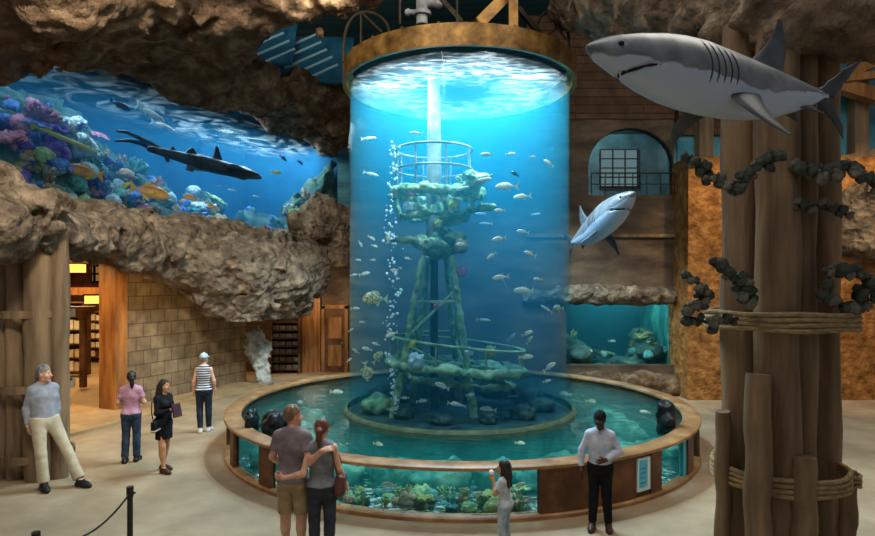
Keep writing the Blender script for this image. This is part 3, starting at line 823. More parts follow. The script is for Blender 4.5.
def coral_fingers(seed):
    f = Field((-.7, -.7, -.2), (.7, .7, .95), .045); r_ = random.Random(seed)
    for k in range(11):
        a = r_.uniform(0, 2 * PI); q = r_.uniform(0, .42)
        f.cap((q * .6 * math.cos(a), q * .6 * math.sin(a), -.1), (q * 1.2 * math.cos(a), q * 1.2 * math.sin(a), r_.uniform(.35, .8)), .12, .085, .05)
    f.rough(lambda P: .03 * fbm(P * 7, 3, seed), .1)
    V, F = f.mesh(); return np_mesh('coral', V, F)
def coral_fan(seed):
    f = Field((-.75, -.3, -.2), (.75, .3, 1.1), .045); r_ = random.Random(seed)
    f.cap((0, 0, -.15), (0, 0, .2), .08, .06, .04)
    for k in range(9):
        a = -1.15 + 2.3 * k / 8
        f.cap((0, 0, .1), (.68 * math.sin(a), .1 * math.sin(k * 2.1), .12 + .8 * math.cos(a * .8)), .085, .05, .05)
    f.ell((0, 0, .5), (.5, .045, .42), None, .04)
    f.rough(lambda P: .035 * fbm(P * 8, 3, seed), .1)
    V, F = f.mesh(); return np_mesh('coral', V, F)
CORAL = {'brain_coral': [coral_brain(1), coral_brain(2)], 'branching_coral': [coral_branch(3), coral_branch(4)], 'table_coral': [coral_table(5), coral_table(6)],
         'finger_coral': [coral_fingers(7), coral_fingers(8)], 'fan_coral': [coral_fan(9), coral_fan(10)]}
CCOL = {'purple': ('#4a3a86', '#8a6bc0'), 'pink': ('#a8577a', '#e0a0b0'), 'blue': ('#2f559e', '#6d9bd8'), 'tan': ('#8a7458', '#cdb898'), 'green': ('#5c8c62', '#b4d096'), 'orange': ('#b06a30', '#e6a95a'),
        'pale': ('#8fb0b8', '#d8e6e4'), 'teal': ('#2f6f74', '#6fb0a8'), 'olive': ('#6f7a48', '#bcc07a'), 'dark': ('#1f332e', '#3f5f50')}
CM = {k: M('coral_' + k, a, b, scale=3.5, rough=.85, bump=.5, bscale=14, spec=.15, detail=7) for k, (a, b) in CCOL.items()}
CORALS = []
def put_coral(kind, colr, p, s, where, group, nrm=Vector((0, 0, 1)), sz=1.0):
    me = random.choice(CORAL[kind])
    o = bpy.data.objects.new(kind, me); COL.objects.link(o)
    if not me.materials: me.materials.append(CM['tan'])
    o.material_slots[0].link = 'OBJECT'; o.material_slots[0].material = CM[colr]
    o.location = p; o.scale = (s, s, s * sz)
    up = (Vector((0, 0, 1)) * 1.2 + nrm).normalized()
    q = up.to_track_quat('Z', 'Y'); o.rotation_mode = 'QUATERNION'
    from mathutils import Quaternion
    o.rotation_quaternion = q @ Quaternion((0, 0, 1), random.uniform(0, 6.28))
    CORALS.append((o, f'{colr} {kind}', where, group)); return o

# ================================================================== REEF WINDOW (upper left)
Z0, Z1 = 4.35, 8.5
T0, T1, OF = -4.6, 13.2, -5.0
struct(MB().box(*wbox(T0, T1, OF - .15, OF, Z0, Z1 + .6)).build('wall_reef', m_blue_liner))
struct(MB().box(*wbox(T0 - .1, T0, OF, 0, Z0, Z1 + .6)).build('wall_reef', m_blue_liner))
struct(MB().box(*wbox(T1, T1 + .1, OF, 0, Z0, Z1 + .6)).build('wall_reef', m_blue_liner))
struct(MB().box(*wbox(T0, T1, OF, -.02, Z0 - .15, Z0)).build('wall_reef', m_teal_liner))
struct(MB().box(*wbox(T0, T1, OF, 0, Z1 + .6, Z1 + .7)).build('ceiling_reef', m_dark))
struct(MB().box(*wbox(T0, T1, -.08, -.02, Z0, Z1 + .1)).build('window_3', m_glass))
MB().box(*wbox(T0 + .02, T1 - .02, OF + .02, -.1, Z0 + .02, Z1 - .06)).build('water', m_reef_water)['kind'] = 'stuff'
V = np.array([tuple(W(T0 + (T1 - T0) * i / 90, OF + (-.1 - OF) * j / 40, Z1)) for i in range(91) for j in range(41)], np.float32)
V[:, 2] += .05 * fbm(np.c_[V[:, :2] * 1.3, np.zeros(len(V))], 3, 15)
F = np.array([(i * 41 + j, (i + 1) * 41 + j, (i + 1) * 41 + j + 1, i * 41 + j + 1) for i in range(90) for j in range(40)])
link('water_surface', np_mesh('water_surface', V, F), glint_mat('reef_glints', '#e8f8ff', .45, .75, 1.3, (1, 1, 1)))['kind'] = 'stuff'  # glints on the reef water, painted as pale translucent streaks
# the reef: a slope high at the left, a mound at the right end
f = Field((-16.5, 10.2, 4.3), (-2.5, 28.2, 8.3), .085)
prof = [(-60, 92), (0, 96), (35, 98), (60, 118), (90, 152), (120, 172), (150, 186), (200, 202), (250, 217), (275, 214), (300, 200), (320, 180), (340, 160), (370, 150)]
for (u, v) in prof:
    for dd, dv, r in ((3.4, 18, .8), (2.3, 40, .75), (1.4, 62, .6), (4.2, 14, .9)):
        d = dwall(min(u, 318)) + (dd if u < 285 else .35 + dd * .22)
        c = at(u, v + dv, d); r = r * (1 if u < 270 else .8)
        f.cap((c.x, c.y, 4.3), c, r, r * .85, .3)
for t in np.arange(T0, T1, .7):
    p = W(t, -1.0, 4.45); f.ell(p, (.8, .8, .45), None, .3)
nx = -NW
p = W(0, -.16, 0); f.cut(p, tuple(NW)); p = W(0, OF + .05, 0); f.cut(p, tuple(-NW)); f.cut(W(T1 - .05, 0, 0), tuple(E)); f.cut((0, 0, 4.37), (0, 0, -1))
f.rough(rock_noise(.15, 1.5, 61, .8), 1.0)
f.cut(W(0, -.14, 0), tuple(NW))
reef = fobj('reef_rock', f, m_reef); struct(reef)
bpy.context.view_layer.update()
from mathutils.bvhtree import BVHTree
def bvh_of(o):
    me = o.data; mw = o.matrix_world
    return BVHTree.FromPolygons([mw @ v.co for v in me.vertices], [tuple(p.vertices) for p in me.polygons])
def ray(b, u, v):
    o = Vector((0, 0, CAMZ)); d = (at(u, v, 10) - o).normalized()
    h = b.ray_cast(o, d); return (h[0], h[1]) if h[0] is not None else (None, None)
rb = bvh_of(reef)
random.seed(11)
wh = 'on the reef behind the big window'
zones = [(0, 60, 100, 150, ['purple', 'blue', 'pale', 'pink', 'blue'], .62), (40, 110, 120, 175, ['pale', 'pink', 'tan', 'purple', 'pale'], .6), (90, 160, 165, 205, ['teal', 'pale', 'blue', 'tan'], .5), (0, 110, 155, 200, ['green', 'teal', 'blue', 'tan', 'purple'], .5),
         (60, 230, 190, 225, ['pink', 'purple', 'tan', 'orange', 'pale', 'blue'], .45), (190, 300, 203, 236, ['teal', 'blue', 'pale', 'green', 'purple', 'tan'], .42), (285, 345, 165, 235, ['teal', 'pale', 'teal', 'green', 'tan'], .55)]
cnt = 0
for (u0, u1, v0, v1, cols, s) in zones:
    for k in range(25):
        u, v = random.uniform(u0, u1), random.uniform(v0, v1)
        p, nn = ray(rb, u, v)
        if p is None or p.z > 8.0 or (p - W(0)).dot(NW) > -.5: continue
        kind = random.choice(['brain_coral', 'brain_coral', 'branching_coral', 'table_coral', 'finger_coral', 'fan_coral'])
        sc = s * random.uniform(.6, 1.15)
        if p.z + sc > 8.3: sc *= .6
        put_coral(kind, random.choice(cols), p - nn * .06, sc, wh, 'corals on the reef behind the big window', nn)
# reef fish; (kind, u, v, px, facing, tilt, extra depth behind the glass)
for (kind, u, v, px, fc, ti, dd) in [('orange', 84, 172, 36, -1, 6, .5), ('grey', 53, 194, 46, 1, -4, .5), ('green', 33, 166, 36, -1, 0, .6), ('pink', 48, 153, 20, 1, 0, .7), ('orange', 150, 192, 40, 1, -8, .6), ('orange', 191, 198, 17, -1, 10, .8),
                                     ('orange', 211, 206, 14, 1, -25, .8), ('dark', 120, 105, 20, 1, -14, .8), ('slender', 151, 114, 30, 1, -20, .9), ('slender', 163, 126, 24, 1, -12, 1.4), ('orange', 240, 173.5, 15, 1, 0, .5), ('yellow', 276, 172.5, 12, 1, 8, .8),
                                     ('dark', 283, 158, 10, 1, -30, .9), ('dark', 300, 162.5, 8, 1, -24, 1.0), ('orange', 231, 230, 20, 1, -6, .35), ('yellow', 33, 141, 10, -1, 0, .9), ('yellow', 125, 186, 12, 1, 40, .6), ('purple', 158, 183, 9, 1, 30, .8) if False else ('pink', 158, 182, 9, 1, 30, .8),
                                     ('slender', 232, 190, 9, -1, 0, 1.2), ('slender', 218, 186, 8, 1, 10, 1.4), ('slender', 256, 196, 8, -1, 0, 1.3)]:
    d = dwall(u) + dd + .25
    put_fish(kind, at(u, v, d), px * .95, fc, ti, 'behind the big reef window', 'fish behind the big reef window', yaw=.9 if fc > 0 else .9)
# the long yellow trumpetfish
tf = thing('trumpetfish', 'long thin yellow trumpetfish behind the big reef window', 'fish', at(70, 141, dwall(70) + .9)); tf.rotation_euler = (0, D(14), .95)
rg = []
for i in range(15):
    t = i / 14; r = .055 * math.sin(PI * (t * .9 + .07)) ** .6 * (1 if t < .7 else 1.1) * (.5 if t < .18 else 1)
    rg.append([(.75 - 1.5 * t, r * .8 * math.cos(2 * PI * k / 10), r * math.sin(2 * PI * k / 10)) for k in range(10)])
MB().loft(rg).build('body', K['yellow'][1], tf, smooth=True)
flat_fin('tail_fin', [(-.72, 0), (-.85, .09), (-.9, 0), (-.85, -.09)], .02, K['yellow'][2], tf)
flat_fin('dorsal_fin', [(-.42, .05), (-.5, .13), (-.6, .05)], .015, K['yellow'][2], tf)
for s in (-1, 1): MB().ball((.48, s * .04, .02), .016, 8, 5).build('eye', m_eye, tf)

# long dark ray-like shark cruising behind the glass
m_ray = M('ray_skin', '#18242e', '#34465a', scale=3, rough=.5, bump=.2, bscale=10)
m_ray_belly = M('ray_belly', '#6f7f86', '#9aa6a8', scale=3, rough=.5)
hp, tp = W(8.15, -1.0, 6.95), W(3.9, -1.0, 6.95)
head = at(262, 178, hp.y); rear = at(150, 149, tp.y)
gf = thing('guitarfish', 'long dark guitarfish with trailing whip tails behind the reef window', 'fish', (head + rear) / 2)
ax = (head - rear); Lg = ax.length; ax.normalize(); sd = ax.cross(Vector((0, 0, 1))).normalized(); up = sd.cross(ax)
R3 = [[ax[i], sd[i], up[i]] for i in range(3)]
cc = Vector((head + rear) / 2)
f = Field((-2.6, -2.9, -1.2), (2.6, 2.9, 1.2), .03)
g = lambda x, y=0, z=0: tuple(ax * (x * Lg) + sd * y + up * z)
f.cap(g(-.5), g(-.1), .09, .2, .08); f.cap(g(-.1), g(.3), .2, .21, .1); f.cap(g(.3), g(.48), .19, .035, .1)
f.ell(g(.28), (.75, .42, .12), R3, .12)
f.ell(g(.0, 0, -.02), (.9, .26, .2), R3, .1)
gb = fobj('body', f, m_ray, gf)
def fin3(name, pts, th):
    return MB().prism([Vector(g(*p)) - sd * th / 2 for p in pts], sd * th).build(name, m_ray, gf)
fin3('dorsal_fin', [(.10, 0, .15), (.045, 0, .62), (.03, 0, .62), (-.0, 0, .15)], .05)
fin3('dorsal_fin', [(-.12, 0, .15), (-.17, 0, .36), (-.2, 0, .3), (-.24, 0, .12)], .05)
fin3('dorsal_fin', [(-.3, 0, .1), (-.33, 0, .26), (-.37, 0, .08)], .04)
fin3('pelvic_fin', [(-.12, 0, -.12), (-.17, 0, -.36), (-.22, 0, -.34), (-.2, 0, -.1)], .06)
for s in (-1, 1): MB().prism([g(.28, s * .3, 0), g(.05, s * .85, -.08), g(.0, s * .8, -.08), g(.08, s * .2, -.02)], up * .05).build('pectoral_fin', m_ray, gf)
def tail_tube(uv, r):
    pts = [at(u, v, dwall(u) + .95) - Vector(gf.location) for u, v in uv]
    MB().tube(pts, r, 8).build('tail', m_ray, gf, smooth=True)
tail_tube([(154, 148), (140, 143), (128, 140.5), (115, 141)], [.09, .07, .05, .025])
tail_tube([(117, 131), (126, 132), (138, 137), (150, 143), (161, 150), (167, 156), (168, 162)], [.03, .05, .06, .075, .085, .09, .05])

# ================================================================== SMALL TANK IN THE BACK WALL (right)
sx0, sx1 = 3.76, 6.88
struct(MB().box((5.3, 20.6, 1.9), (1.8, .1, 1.5)).build('wall_tank', M('side_liner', '#0c3a66', '#135a80', scale=.9, rough=.9)))
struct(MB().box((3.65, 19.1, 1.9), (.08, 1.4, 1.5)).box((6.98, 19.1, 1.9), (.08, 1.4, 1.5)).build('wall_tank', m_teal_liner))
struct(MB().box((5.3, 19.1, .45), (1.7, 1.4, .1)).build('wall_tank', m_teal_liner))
struct(MB().box((5.3, 19.1, 3.1), (1.7, 1.4, .06)).build('ceiling_tank', m_dark))
struct(MB().box((5.32, 17.6, 1.74), (1.57, .03, .92)).build('window_4', m_glass))
MB().box((5.32, 19.15, 1.7), (1.56, 1.38, 1.1)).build('water', m_side_water)['kind'] = 'stuff'
f = Field((3.7, 17.7, .5), (6.95, 20.6, 2.6), .05)
for (x, y, z, r) in [(4.1, 18.6, .8, .5), (4.6, 19.2, .9, .45), (4.0, 19.3, 1.2, .5), (6.4, 18.8, .9, .5), (6.7, 19.4, 1.3, .55), (5.4, 19.8, .6, .5), (6.0, 18.3, .6, .3), (5.0, 18.4, .5, .35), (4.3, 18.1, 1.1, .35), (6.5, 18.2, 1.2, .35), (5.7, 18.6, .7, .3)]: f.ell((x, y, z), (r, r, r * .8), None, .2)
f.cut((0, 17.75, 0), (0, -1, 0)); f.cut((0, 0, .56), (0, 0, -1)); f.cut((3.75, 0, 0), (-1, 0, 0)); f.cut((6.88, 0, 0), (1, 0, 0))
f.rough(rock_noise(.06, 2.2, 71, .7), .4)
sr = struct(fobj('reef_rock', f, m_reef)); bpy.context.view_layer.update(); sb_ = bvh_of(sr)
random.seed(5)
for k in range(44):
    u, v = random.uniform(572, 668), random.uniform(330, 360)
    p, nn = ray(sb_, u, v)
    if p is None or p.y > 20.2 or p.y < 17.9: continue
    put_coral(random.choice(['brain_coral', 'branching_coral', 'finger_coral', 'table_coral']), random.choice(['green', 'olive', 'dark', 'teal', 'pale']), p - nn * .03, random.uniform(.16, .3), 'in the low back-wall tank', 'corals in the low back-wall tank', nn)
for (u, v, px, fc) in [(588, 351, 9, 1), (660, 352, 9, -1), (612, 341, 7, 1), (645, 334, 6, -1)]:
    put_fish('silver', at(u, v, 18.1), px, fc, 0, 'in the low back-wall tank', 'fish in the low back-wall tank')
# ================================================================== SUNKEN MAST IN THE TANK
m_mast = M('mast_paint', '#5f6054', '#a39e90', '#837a68', scale=3, rough=.7, bump=.4, bscale=12, detail=8)
m_growth = M('mast_growth', '#4f7a58', '#dcd29c', '#8aa678', scale=2.6, rough=.95, bump=.8, bscale=9, detail=8, bdist=.04)
m_green = M('weed_steel', '#5c9470', '#c9dba6', scale=3, rough=.85, bump=.5, bscale=12)
m_pinkc = CM['pink']; m_yel = M('yellow_sponge', '#b9a93a', '#e2d870', scale=6, rough=.9)
MX, MY = -.07, 12.65
ms = thing('sunken_mast', 'overgrown sunken ship mast with crow\'s nest standing inside the glass cylinder', 'shipwreck', (MX, MY, .57))
def L_(u, v, d): return at(u, v, d) - Vector(ms.location)
def ring(cx, cy, z, r, n=40, tilt=0): return [(cx + r * math.cos(2 * PI * k / n), cy + r * math.sin(2 * PI * k / n), z + tilt * math.cos(2 * PI * k / n)) for k in range(n)]
zl = lambda z: z - .57
MB().tube([(0, 0, zl(4.2)), (0, 0, zl(6)), (0, 0, zl(7.75))], [.17, .15, .13], 18).build('mast', m_mast, ms, smooth=True)
MB().tube([(0, 0, 0), (0, 0, zl(4.3))], .085, 12).build('lower_mast', M('dark_steel', '#1f3335', '#3c5350', scale=4, rough=.8), ms, smooth=True)
rail = MB().tube(ring(0, 0, zl(6.02), .8), .028, 8, closed=True).tube(ring(0, 0, zl(5.6), .8), .026, 8, closed=True).build('top_railing', m_mast, ms, smooth=True)
for k in range(8):
    a = 2 * PI * (k + .4) / 8; MB().tube([(.8 * math.cos(a), .8 * math.sin(a), zl(5.1)), (.8 * math.cos(a), .8 * math.sin(a), zl(6.02))], .022, 6).build('stanchion', m_mast, rail)
def grown(name, caps, ells, mat, amp=.05, s=3.2, h=.03, pad=.25):
    P = [p for c in caps for p in (c[0], c[1])] + [e[0] for e in ells]
    lo = np.min(np.array([tuple(p) for p in P]), 0) - pad - .15; hi = np.max(np.array([tuple(p) for p in P]), 0) + pad + .15
    f = Field(lo, hi, h)
    for c in caps: f.cap(c[0], c[1], c[2], c[3], .05)
    for e in ells: f.ell(e[0], e[1], None, .06)
    f.rough(lambda P: amp * (fbm(P * s, 3, 3) + 1.4 * (.5 - worley(P * s * 1.8, 8))), .3)
    return fobj(name, f, mat, ms)
r5 = ring(0, 0, zl(5.1), .86, 18)
grown('platform', [(r5[k], r5[(k + 1) % 18], .10, .10) for k in range(18)] + [((-.8, 0, zl(5.12)), (.8, 0, zl(5.12)), .06, .06), ((0, -.8, zl(5.12)), (0, .8, zl(5.12)), .06, .06)],
      [((.6, -.45, zl(5.1)), (.2, .22, .1)), ((-.6, -.35, zl(5.08)), (.18, .2, .09)), ((.9, .0, zl(5.1)), (.22, .2, .15))], m_growth, .035, 5, .022)
r4 = ring(.0, 0, zl(4.62), .7, 16)
grown('under_ring', [(r4[k], r4[(k + 1) % 16], .06, .06) for k in range(16)] + [(r4[k], r5[(k * 18) // 16], .04, .05) for k in (0, 3, 5, 8, 11, 13)] + [(r4[k], (0, 0, zl(4.6)), .05, .07) for k in (1, 5, 9, 13)], [((.05, 0, zl(4.75)), (.24, .24, .16))], m_growth, .035, 5, .022)
grown('coral_arm', [(L_(440, 222, 12.5), L_(462, 212, 12.2), .12, .10), (L_(462, 212, 12.2), L_(494, 206, 12.0), .10, .05)], [(L_(452, 217, 12.3), (.2, .2, .14))], m_growth, .05, 4, .025)
grown('coral_arm', [(L_(405, 198, 12.1), L_(425, 212, 12.2), .08, .08), (L_(388, 239, 12.2), L_(424, 240, 12.4), .04, .09)], [], m_growth, .04, 4, .025)
grown('coral_arm', [(L_(455, 192, 12.1), L_(480, 180, 12.0), .12, .1)], [(L_(474, 177, 12), (.26, .16, .08)), (L_(476, 190, 12.2), (.1, .14, .2))], m_growth, .05, 4, .025)
grown('canopy', [], [(L_(440, 249, 12.6), (.36, .4, .22)), (L_(430, 245, 12.3), (.26, .24, .14)), (L_(455, 238, 12.4), (.2, .22, .13)), (L_(424, 244, 12.5), (.24, .22, .08)), (L_(441, 234, 12.6), (.2, .2, .16)), (L_(461, 247, 12.4), (.13, .14, .12))], m_growth, .04, 5, .022)
for (u0, v0, u1, v1, d0, d1) in [(422, 258, 393, 432, 12.2, 11.9), (452, 258, 474, 432, 12.2, 11.9), (428, 258, 412, 426, 13.0, 13.3), (446, 258, 460, 426, 13.0, 13.3)]:
    a, b = L_(u0, v0, d0), L_(u1, v1, d1); b.z = 0
    lg = grown('leg', [(a, b, .055, .08)], [], m_green, .02, 6, .02)
    for t in (.2, .45, .7):
        p = a.lerp(b, t); MB().ball(p + Vector((0, -.09, 0)), (.05, .04, .06), 8, 6).build('sponge', CM['tan'] if t == .2 else m_growth, lg, smooth=True)
def lerp_leg(i, t):
    q = [((422, 258, 12.2), (393, 432, 11.9)), ((452, 258, 12.2), (474, 432, 11.9)), ((428, 258, 13.0), (412, 426, 13.3)), ((446, 258, 13.0), (460, 426, 13.3))][i]
    a, b = L_(*q[0]), L_(*q[1]); b.z = 0; return a.lerp(b, t)
for (i, j, t0, t1) in [(0, 1, .28, .28), (0, 2, .3, .6), (1, 3, .3, .6), (2, 3, .5, .5), (0, 1, .5, .2), (1, 0, .75, .55), (0, 2, .8, .5), (1, 3, .8, .5)]:
    MB().tube([lerp_leg(i, t0), lerp_leg(j, t1)], .03, 6).build('brace', m_green, ms, smooth=True)
# lower hull-like platform
lc = L_(457, 366, 12.4)
rl_ = [tuple(lc + Vector((1.42 * math.cos(2 * PI * k / 22), .95 * math.sin(2 * PI * k / 22), -.12 * math.cos(2 * PI * k / 22)))) for k in range(22)]
rin = [tuple(lc + Vector((1.15 * math.cos(2 * PI * k / 22), .7 * math.sin(2 * PI * k / 22), -.12 * math.cos(2 * PI * k / 22) - .28))) for k in range(22)]
lp = grown('lower_platform', [(rl_[k], rl_[(k + 1) % 22], .075, .075) for k in range(22)] + [(rin[k], rin[(k + 1) % 22], .06, .06) for k in range(22)] + [(rl_[k], rl_[(11 - k) % 22], .06, .06) for k in (0, 3, 6, 19)],
           [(tuple(lc + Vector((-.25, -.75, .02))), (.2, .14, .12)), (tuple(lc + Vector((.9, -.4, -.1))), (.25, .18, .11)), (tuple(lc + Vector((.7, .3, -.05))), (.22, .2, .11))], m_green, .035, 5, .024)
lr = MB().tube([tuple(lc + Vector((1.4 * math.cos(2 * PI * k / 36), .93 * math.sin(2 * PI * k / 36), .48 - .16 * math.cos(2 * PI * k / 36)))) for k in range(36)], .028, 8, closed=True).build('lower_railing', m_green, ms, smooth=True)
for k in range(9):
    a = 2 * PI * (k + .3) / 9; c, s = math.cos(a), math.sin(a)
    MB().tube([tuple(lc + Vector((1.41 * c, .94 * s, -.12 * c))), tuple(lc + Vector((1.4 * c, .93 * s, .48 - .16 * c)))], .02, 6).build('stanchion', m_green, lr)
for (u, v, d, r, m) in [(437, 306, 12.1, .06, m_pinkc), (462, 272, 12.2, .1, m_pinkc), (417, 362, 11.5, .14, CM['pale']), (470, 352, 11.7, .08, CM['pale']), (455, 205, 12.1, .1, m_yel), (439, 224, 12.1, .07, m_yel), (413, 193, 11.9, .07, m_pinkc), (462, 246, 12.1, .12, CM['tan']), (491, 352, 11.8, .1, CM['olive']), (409, 207, 12.1, .1, CM['pale'])]:
    f = Field((-r * 2, -r * 2, -r * 2), (r * 2, r * 2, r * 2), max(.016, r * .18)); f.ell((0, 0, 0), (r, r, r * 1.1)); f.rough(lambda P: r * .5 * (fbm(P * (.5 / r) * 2, 3, 2)), r)
    V, F = f.mesh(); link('coral_tuft', np_mesh('coral_tuft', V, F), m, ms, L_(u, v, d))

# bubbles rising beside the mast
rb_ = random.Random(3); mb = MB()
for k in range(210):
    v = rb_.uniform(140, 414); spread = 3.5 if v > 330 else 7
    p = at(392 + rb_.gauss(0, spread * .5) + 3 * math.sin(v * .05), v, 11.5 + rb_.uniform(-.2, .2)); mb.ball(p, rb_.choice((.012, .016, .022, .03)), 6, 4)
mb.build('air_bubbles', M('bubble', '#e8f8fb', rough=.15, spec=.8), None, smooth=True)['kind'] = 'stuff'
tag(bpy.data.objects['air_bubbles'], 'thin column of rising air bubbles left of the mast', 'bubbles')

# fish in the cylinder
def region(u, v):
    if u < 386: return 'left of the bubble column in the tall tank'
    if u < 476: return 'beside the mast in the tall tank'
    if v < 226: return 'right of the crow\'s nest in the tall tank'
    if v < 326: return 'right of the mast legs in the tall tank'
    return 'low and right in the tall tank'
tank = [(487, 154.6, 12, -1, 0, 's'), (510.6, 154, 10, 1, 0, 's'), (532.5, 157, 7, 1, 0, 's'), (548.5, 163, 11, -1, 35, 's'), (515, 174, 9, -1, 35, 'd'), (483, 180, 18, 1, 8, 'l'), (506.5, 186.5, 22, -1, 0, 's'), (522, 197, 17, -1, -6, 's'), (499.5, 210.6, 11, -1, 0, 's'),
        (480, 213.6, 10, -1, 0, 'l'), (536, 214, 9, 1, 6, 'l'), (485.5, 223.7, 13, -1, 0, 'l'), (461, 189, 16, 1, 14, 'l'), (522.8, 232, 12, -1, 10, 's'), (499, 239, 14, -1, -10, 's'), (530, 254, 13, -1, 18, 's'), (491.5, 256, 11, -1, -35, 's'), (500.5, 277.6, 16, -1, -8, 's'),
        (505, 284, 8, 1, -75, 'l'), (537.7, 279, 9, -1, 0, 's'), (523.3, 290.7, 19, -1, -2, 's'), (546.6, 309, 14, -1, 30, 'l'), (558, 308.5, 11, -1, 0, 'p'), (483.6, 320, 14, 1, -6, 'l'), (461.5, 244.6, 11, -1, 0, 's'), (360.5, 244, 7, 1, -60, 's'), (371.7, 238, 8, 1, -30, 's'), (388, 238, 10, 1, 85, 's'),
        (374.5, 246, 7, 1, -20, 's'), (358, 260, 6, 1, -10, 's'), (373, 260, 6, 1, 0, 's'), (354, 275, 7, 1, 10, 's'), (364.6, 274, 11, 1, 12, 's'), (375, 299, 24, -1, 0, 'p'), (355.3, 308.6, 9, 1, 0, 's'), (408, 258.6, 7, -1, 10, 's'), (394, 270, 8, -1, -5, 's'), (369, 138.4, 15, 1, 8, 'l'), (371, 174, 15, 1, -15, 'l'),
        (416, 133, 14, -1, 8, 'l'), (391.5, 334.5, 13, -1, -20, 's'), (355.7, 351, 8, -1, 35, 's'), (367, 349, 10, -1, 15, 's'), (376, 344, 8, -1, 20, 's'), (377.6, 357.6, 14, 1, 50, 'p'), (366.4, 371.5, 19, 1, -80, 'p'), (349.4, 360, 6, 1, 40, 's'), (442, 386, 15, -1, 20, 's'), (421.7, 401, 11, 1, 8, 's'), (454, 404, 13, 1, -12, 's'),
        (392.6, 416.7, 10, 1, 0, 's'), (411.6, 344.6, 12, 1, 48, 'y'), (527.2, 333.4, 11, 1, 25, 's'), (529.5, 340, 9, 1, 55, 's'), (526, 357, 14, 1, 4, 's'), (549.6, 367, 15, 1, 30, 's'), (488, 412, 16, -1, 6, 's'), (512.7, 412, 11, -1, 0, 'l'), (481, 350, 8, -1, 0, 's'), (459, 405, 14, -1, 10, 'l'), (511.6, 336.8, 11, 1, 40, 'l'),
        (547, 381, 8, 1, 15, 's'), (470, 395, 8, 1, 5, 's'), (405, 398, 8, -1, 0, 's'), (351, 330, 6, 1, 30, 's'), (362, 322, 6, -1, 0, 's'), (498, 372, 8, 1, 0, 's')]
random.seed(21)
KK = {'s': 'silver', 'l': 'slender', 'p': 'spotted', 'y': 'yellow', 'd': 'dark'}
for (u, v, px, fc, ti, k) in tank:
    far = k == 'l' and px < 14
    d = random.uniform(12.6, 13.6) if far else random.uniform(11.0, 11.7)
    X = (u - U0) / FPX
    # stay inside the cylinder
    for _ in range(30):
        if math.hypot(X * d - CX, d - CY) < 2.08: break
        d += .06 if d < CY else -.06
    p = at(u, v, d)
    if p.z < .8: p.z = .8
    put_fish(KK[k], p, px, fc, ti, region(u, v), 'fish in the tall glass cylinder')

# ================================================================== INSIDE THE POOL
random.seed(31)
wf = 'behind the front pool window'
for k in range(60):
    ph = D(random.uniform(-36, 10.5)); r = random.uniform(3.9, 4.42)
    rich = ph > D(-14)
    s = random.uniform(.15, .25) * (1.2 if rich else .75)
    put_coral(random.choice(['brain_coral', 'finger_coral', 'branching_coral', 'brain_coral', 'table_coral']), random.choice(['green', 'green', 'olive', 'tan', 'teal', 'olive']), (CX + r * math.sin(ph), CY - r * math.cos(ph), .06), s, wf, 'corals behind the front pool window', sz=random.uniform(.8, 1.15))
for (u, v, px, fc, ti) in [(389, 485, 15, -1, 0), (402, 494.7, 10, 1, 40), (480.5, 494.7, 16, -1, 2), (466, 489, 8, 1, -20), (519, 485.7, 14, 1, 18), (528, 499.7, 15, -1, 18), (440, 497, 9, 1, 0), (291, 478, 8, 1, 0)]:
    put_fish('silver', at(u, v, 8.62), px, fc, ti, wf, 'fish behind the front pool window', yaw=random.uniform(-.15, .15))
ws = 'under the pool surface around the tank'
for (u, v, px, fc, ti) in [(336.5, 392, 13, 1, 0), (378, 444, 11, 1, 0), (520, 443, 10, 1, 0), (591, 401, 10, 1, 0), (645, 412, 10, -1, 0), (565, 394, 12, -1, 0), (610, 440, 9, 1, 0), (300, 402, 8, 1, 0)]:
    d = (CAMZ - .56) * FPX / (v - V0)
    put_fish('silver', at(u, v, d), px, fc, 0, ws, 'fish under the pool surface', yaw=random.uniform(-.8, .8))
# boulders in the pool
def boulder(name, p, r, seed, m, lab, group=None):
    f = Field((-r[0] * 1.5, -r[1] * 1.5, -r[2] * 1.5), (r[0] * 1.5, r[1] * 1.5, r[2] * 1.5), max(r) * .09)
    f.ell((0, 0, 0), r); mx = max(r); f.rough(lambda P: mx * .16 * (fbm(P / mx * 1.5, 4, seed) + .9 * (.5 - worley(P / mx * 2, seed))), mx * .8)
    o = fobj(name, f, m, None, p); return tag(o, lab, 'rock', group)
m_blk = M('wet_black_rock', '#0b0f10', '#1e2526', scale=3, rough=.35, bump=.5, bscale=8)
def onwater(u, v, dz=.2):
    d = (CAMZ - .63 - dz) * FPX / (v - V0); return at(u, v, d)
boulder('pool_boulder', onwater(252, 421), (.11, .18, .24), 1, m_blk, 'narrow black boulder breaking the pool surface at the far left rim')
boulder('pool_boulder', onwater(276, 424), (.24, .24, .24), 2, m_blk, 'wide black boulder breaking the pool surface, just right of the narrow one')
boulder('pool_boulder', onwater(667, 420), (.15, .2, .34), 3, m_blk, 'black boulder breaking the pool surface by the right rim')
m_sub = M('drowned_rock', '#215b55', '#7fb39a', '#3f857a', scale=2.2, rough=.9, bump=.8, bscale=6)
k = 0
